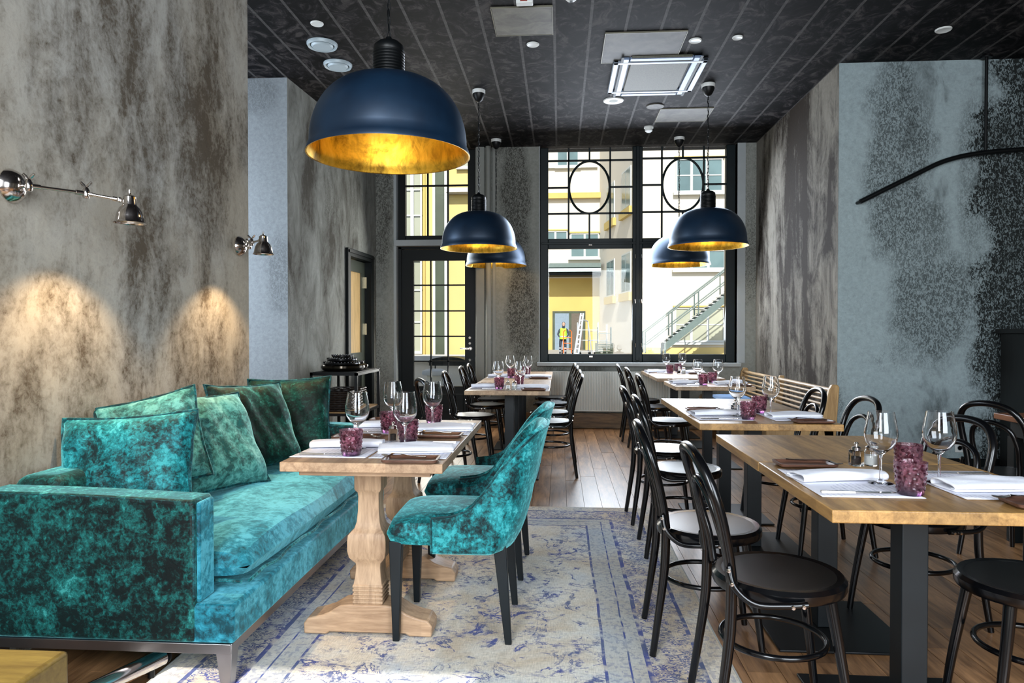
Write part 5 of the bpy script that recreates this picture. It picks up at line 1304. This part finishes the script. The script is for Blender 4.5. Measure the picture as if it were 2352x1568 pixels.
for z in (.35, .65, .95): MB().tube([(-.22, .07 - z * .1, z), (.22, .07 - z * .1, z)], .02, 6).build('crossbar', og, hc)
bx(-.24, .24, -.30, .08, .03, .05).build('toe_plate', og, hc)
# ---- yellow wing close to the glazed door
Y4 = 14.5
def w6(cx, cy, y): return P(840 + cx * .4019, 330 + cy * .4019, y=y)
def b6(m, cx0, cy0, cx1, cy1, y, d0, d1): a_, b_ = w6(cx0, cy1, y), w6(cx1, cy0, y); return m.box(a_.x, b_.x, y - d1, y - d0, a_.z, b_.z)
B4 = empty('yellow_wing', (w6(400, 0, Y4).x, Y4, 0), 0, 'yellow rendered building wing close behind the glazed courtyard door', 'building')
a_, b_ = w6(-500, 0, Y4), w6(700, 0, Y4)
wchild(B4, bx(a_.x, b_.x, Y4, Y4 + .6, -.3, 8), 'wall', M['pale_yellow'])
wchild(B4, b6(MB(), 388, -600, 400, 1235, Y4, 0, .10), 'trim', M['winframe'])
wchild(B4, b6(MB(), 400, -600, 455, 1235, Y4, 0, .06), 'recessed_panel', M['dark_green'])
wchild(B4, b6(MB(), 455, -600, 468, 1235, Y4, 0, .10), 'trim', M['winframe'])
wchild(B4, b6(MB(), 330, -600, 340, 1235, Y4, 0, .05), 'trim', M['yellow'])
for c0, c1, e0, e1 in ((215, 325, 120, 560), (215, 325, 655, 1200), (520, 720, -300, 150)):
    p0_6, p1_6 = w6(c0, e1, Y4), w6(c1, e0, Y4); x0, x1, z0, z1 = p0_6.x, p1_6.x, p0_6.z, p1_6.z
    m = MB().box(x0, x1, Y4 - .09, Y4, z1 - .06, z1).box(x0, x1, Y4 - .09, Y4, z0, z0 + .06)
    for i in range(3): x = x0 + (x1 - x0) * i / 2; m.box(max(x0, x - .035), min(x1, x + .035), Y4 - .09, Y4, z0 + .06, z1 - .06)
    for i in (1, 2): zz = z0 + (z1 - z0) * i / 3; m.box(x0, x1, Y4 - .08, Y4, zz - .015, zz + .015)
    f_ = wchild(B4, m, 'window', M['winframe']); bx(x0 + .02, x1 - .02, Y4 - .05, Y4 - .001, z0 + .02, z1 - .02).build('pane', M['winglass_warm'], f_)
wchild(B4, b6(MB(), 470, 262, 720, 290, Y4, 0, .25), 'ledge', M['stone'])
q0_6 = w6(200, 1215, 13.4)
lw_ = empty('planter_wall', (w6(400, 0, 13.4).x, 13.4, 0), 0, 'low pale stone planter wall outside the glazed door', 'wall')
wchild(lw_, bx(w6(150, 0, 13.4).x, w6(640, 0, 13.4).x, 13.2, 13.9, -.3, q0_6.z - .07), 'masonry', M['cream'])
wchild(lw_, bx(w6(140, 0, 13.4).x, w6(650, 0, 13.4).x, 13.1, 14.0, q0_6.z - .07, q0_6.z + .02), 'coping', M['stone'])
q = w6(480, 1240, 12.6)
cv = empty('grill_cover', (q.x, 12.6, 0), 0, 'dark arched grill cover outside between planter wall and bollard', 'grill')
MB().prism([(-.36, 0)] + [(.36 * math.cos(PI - PI * k / 12), .10 * math.sin(PI * k / 12)) for k in range(13)], -.25, .25, 'y').build('lid', M['black_paint'], cv, fix=True, loc=(0, 0, q.z - .02))
bx(-.34, .34, -.22, .22, q.z - .08, q.z - .022).build('firebox', M['black_metal'], cv)
for sx in (-1, 1):
    for sy in (-1, 1): MB().tube([(sx * .3, sy * .18, -.02), (sx * .3, sy * .18, q.z - .08)], .012, 8).build('leg', M['black_metal'], cv)
q = w6(393, 1285, 10.9)
bo = empty('stone_bollard', (q.x, 10.9, 0), 0, 'pale stone bollard with a white rounded cap just outside the glazed door', 'bollard')
MB().lathe([(0, -.02), (.125, -.02), (.12, q.z - .10), (0, q.z - .10)], 28).build('post', M['cream'], bo)
MB().lathe([(0, q.z - .0995), (.19, q.z - .0995), (.20, q.z - .07), (.19, q.z - .03), (.12, q.z - .005), (0, q.z + .003)], 32).build('cap', M['stone'], bo)
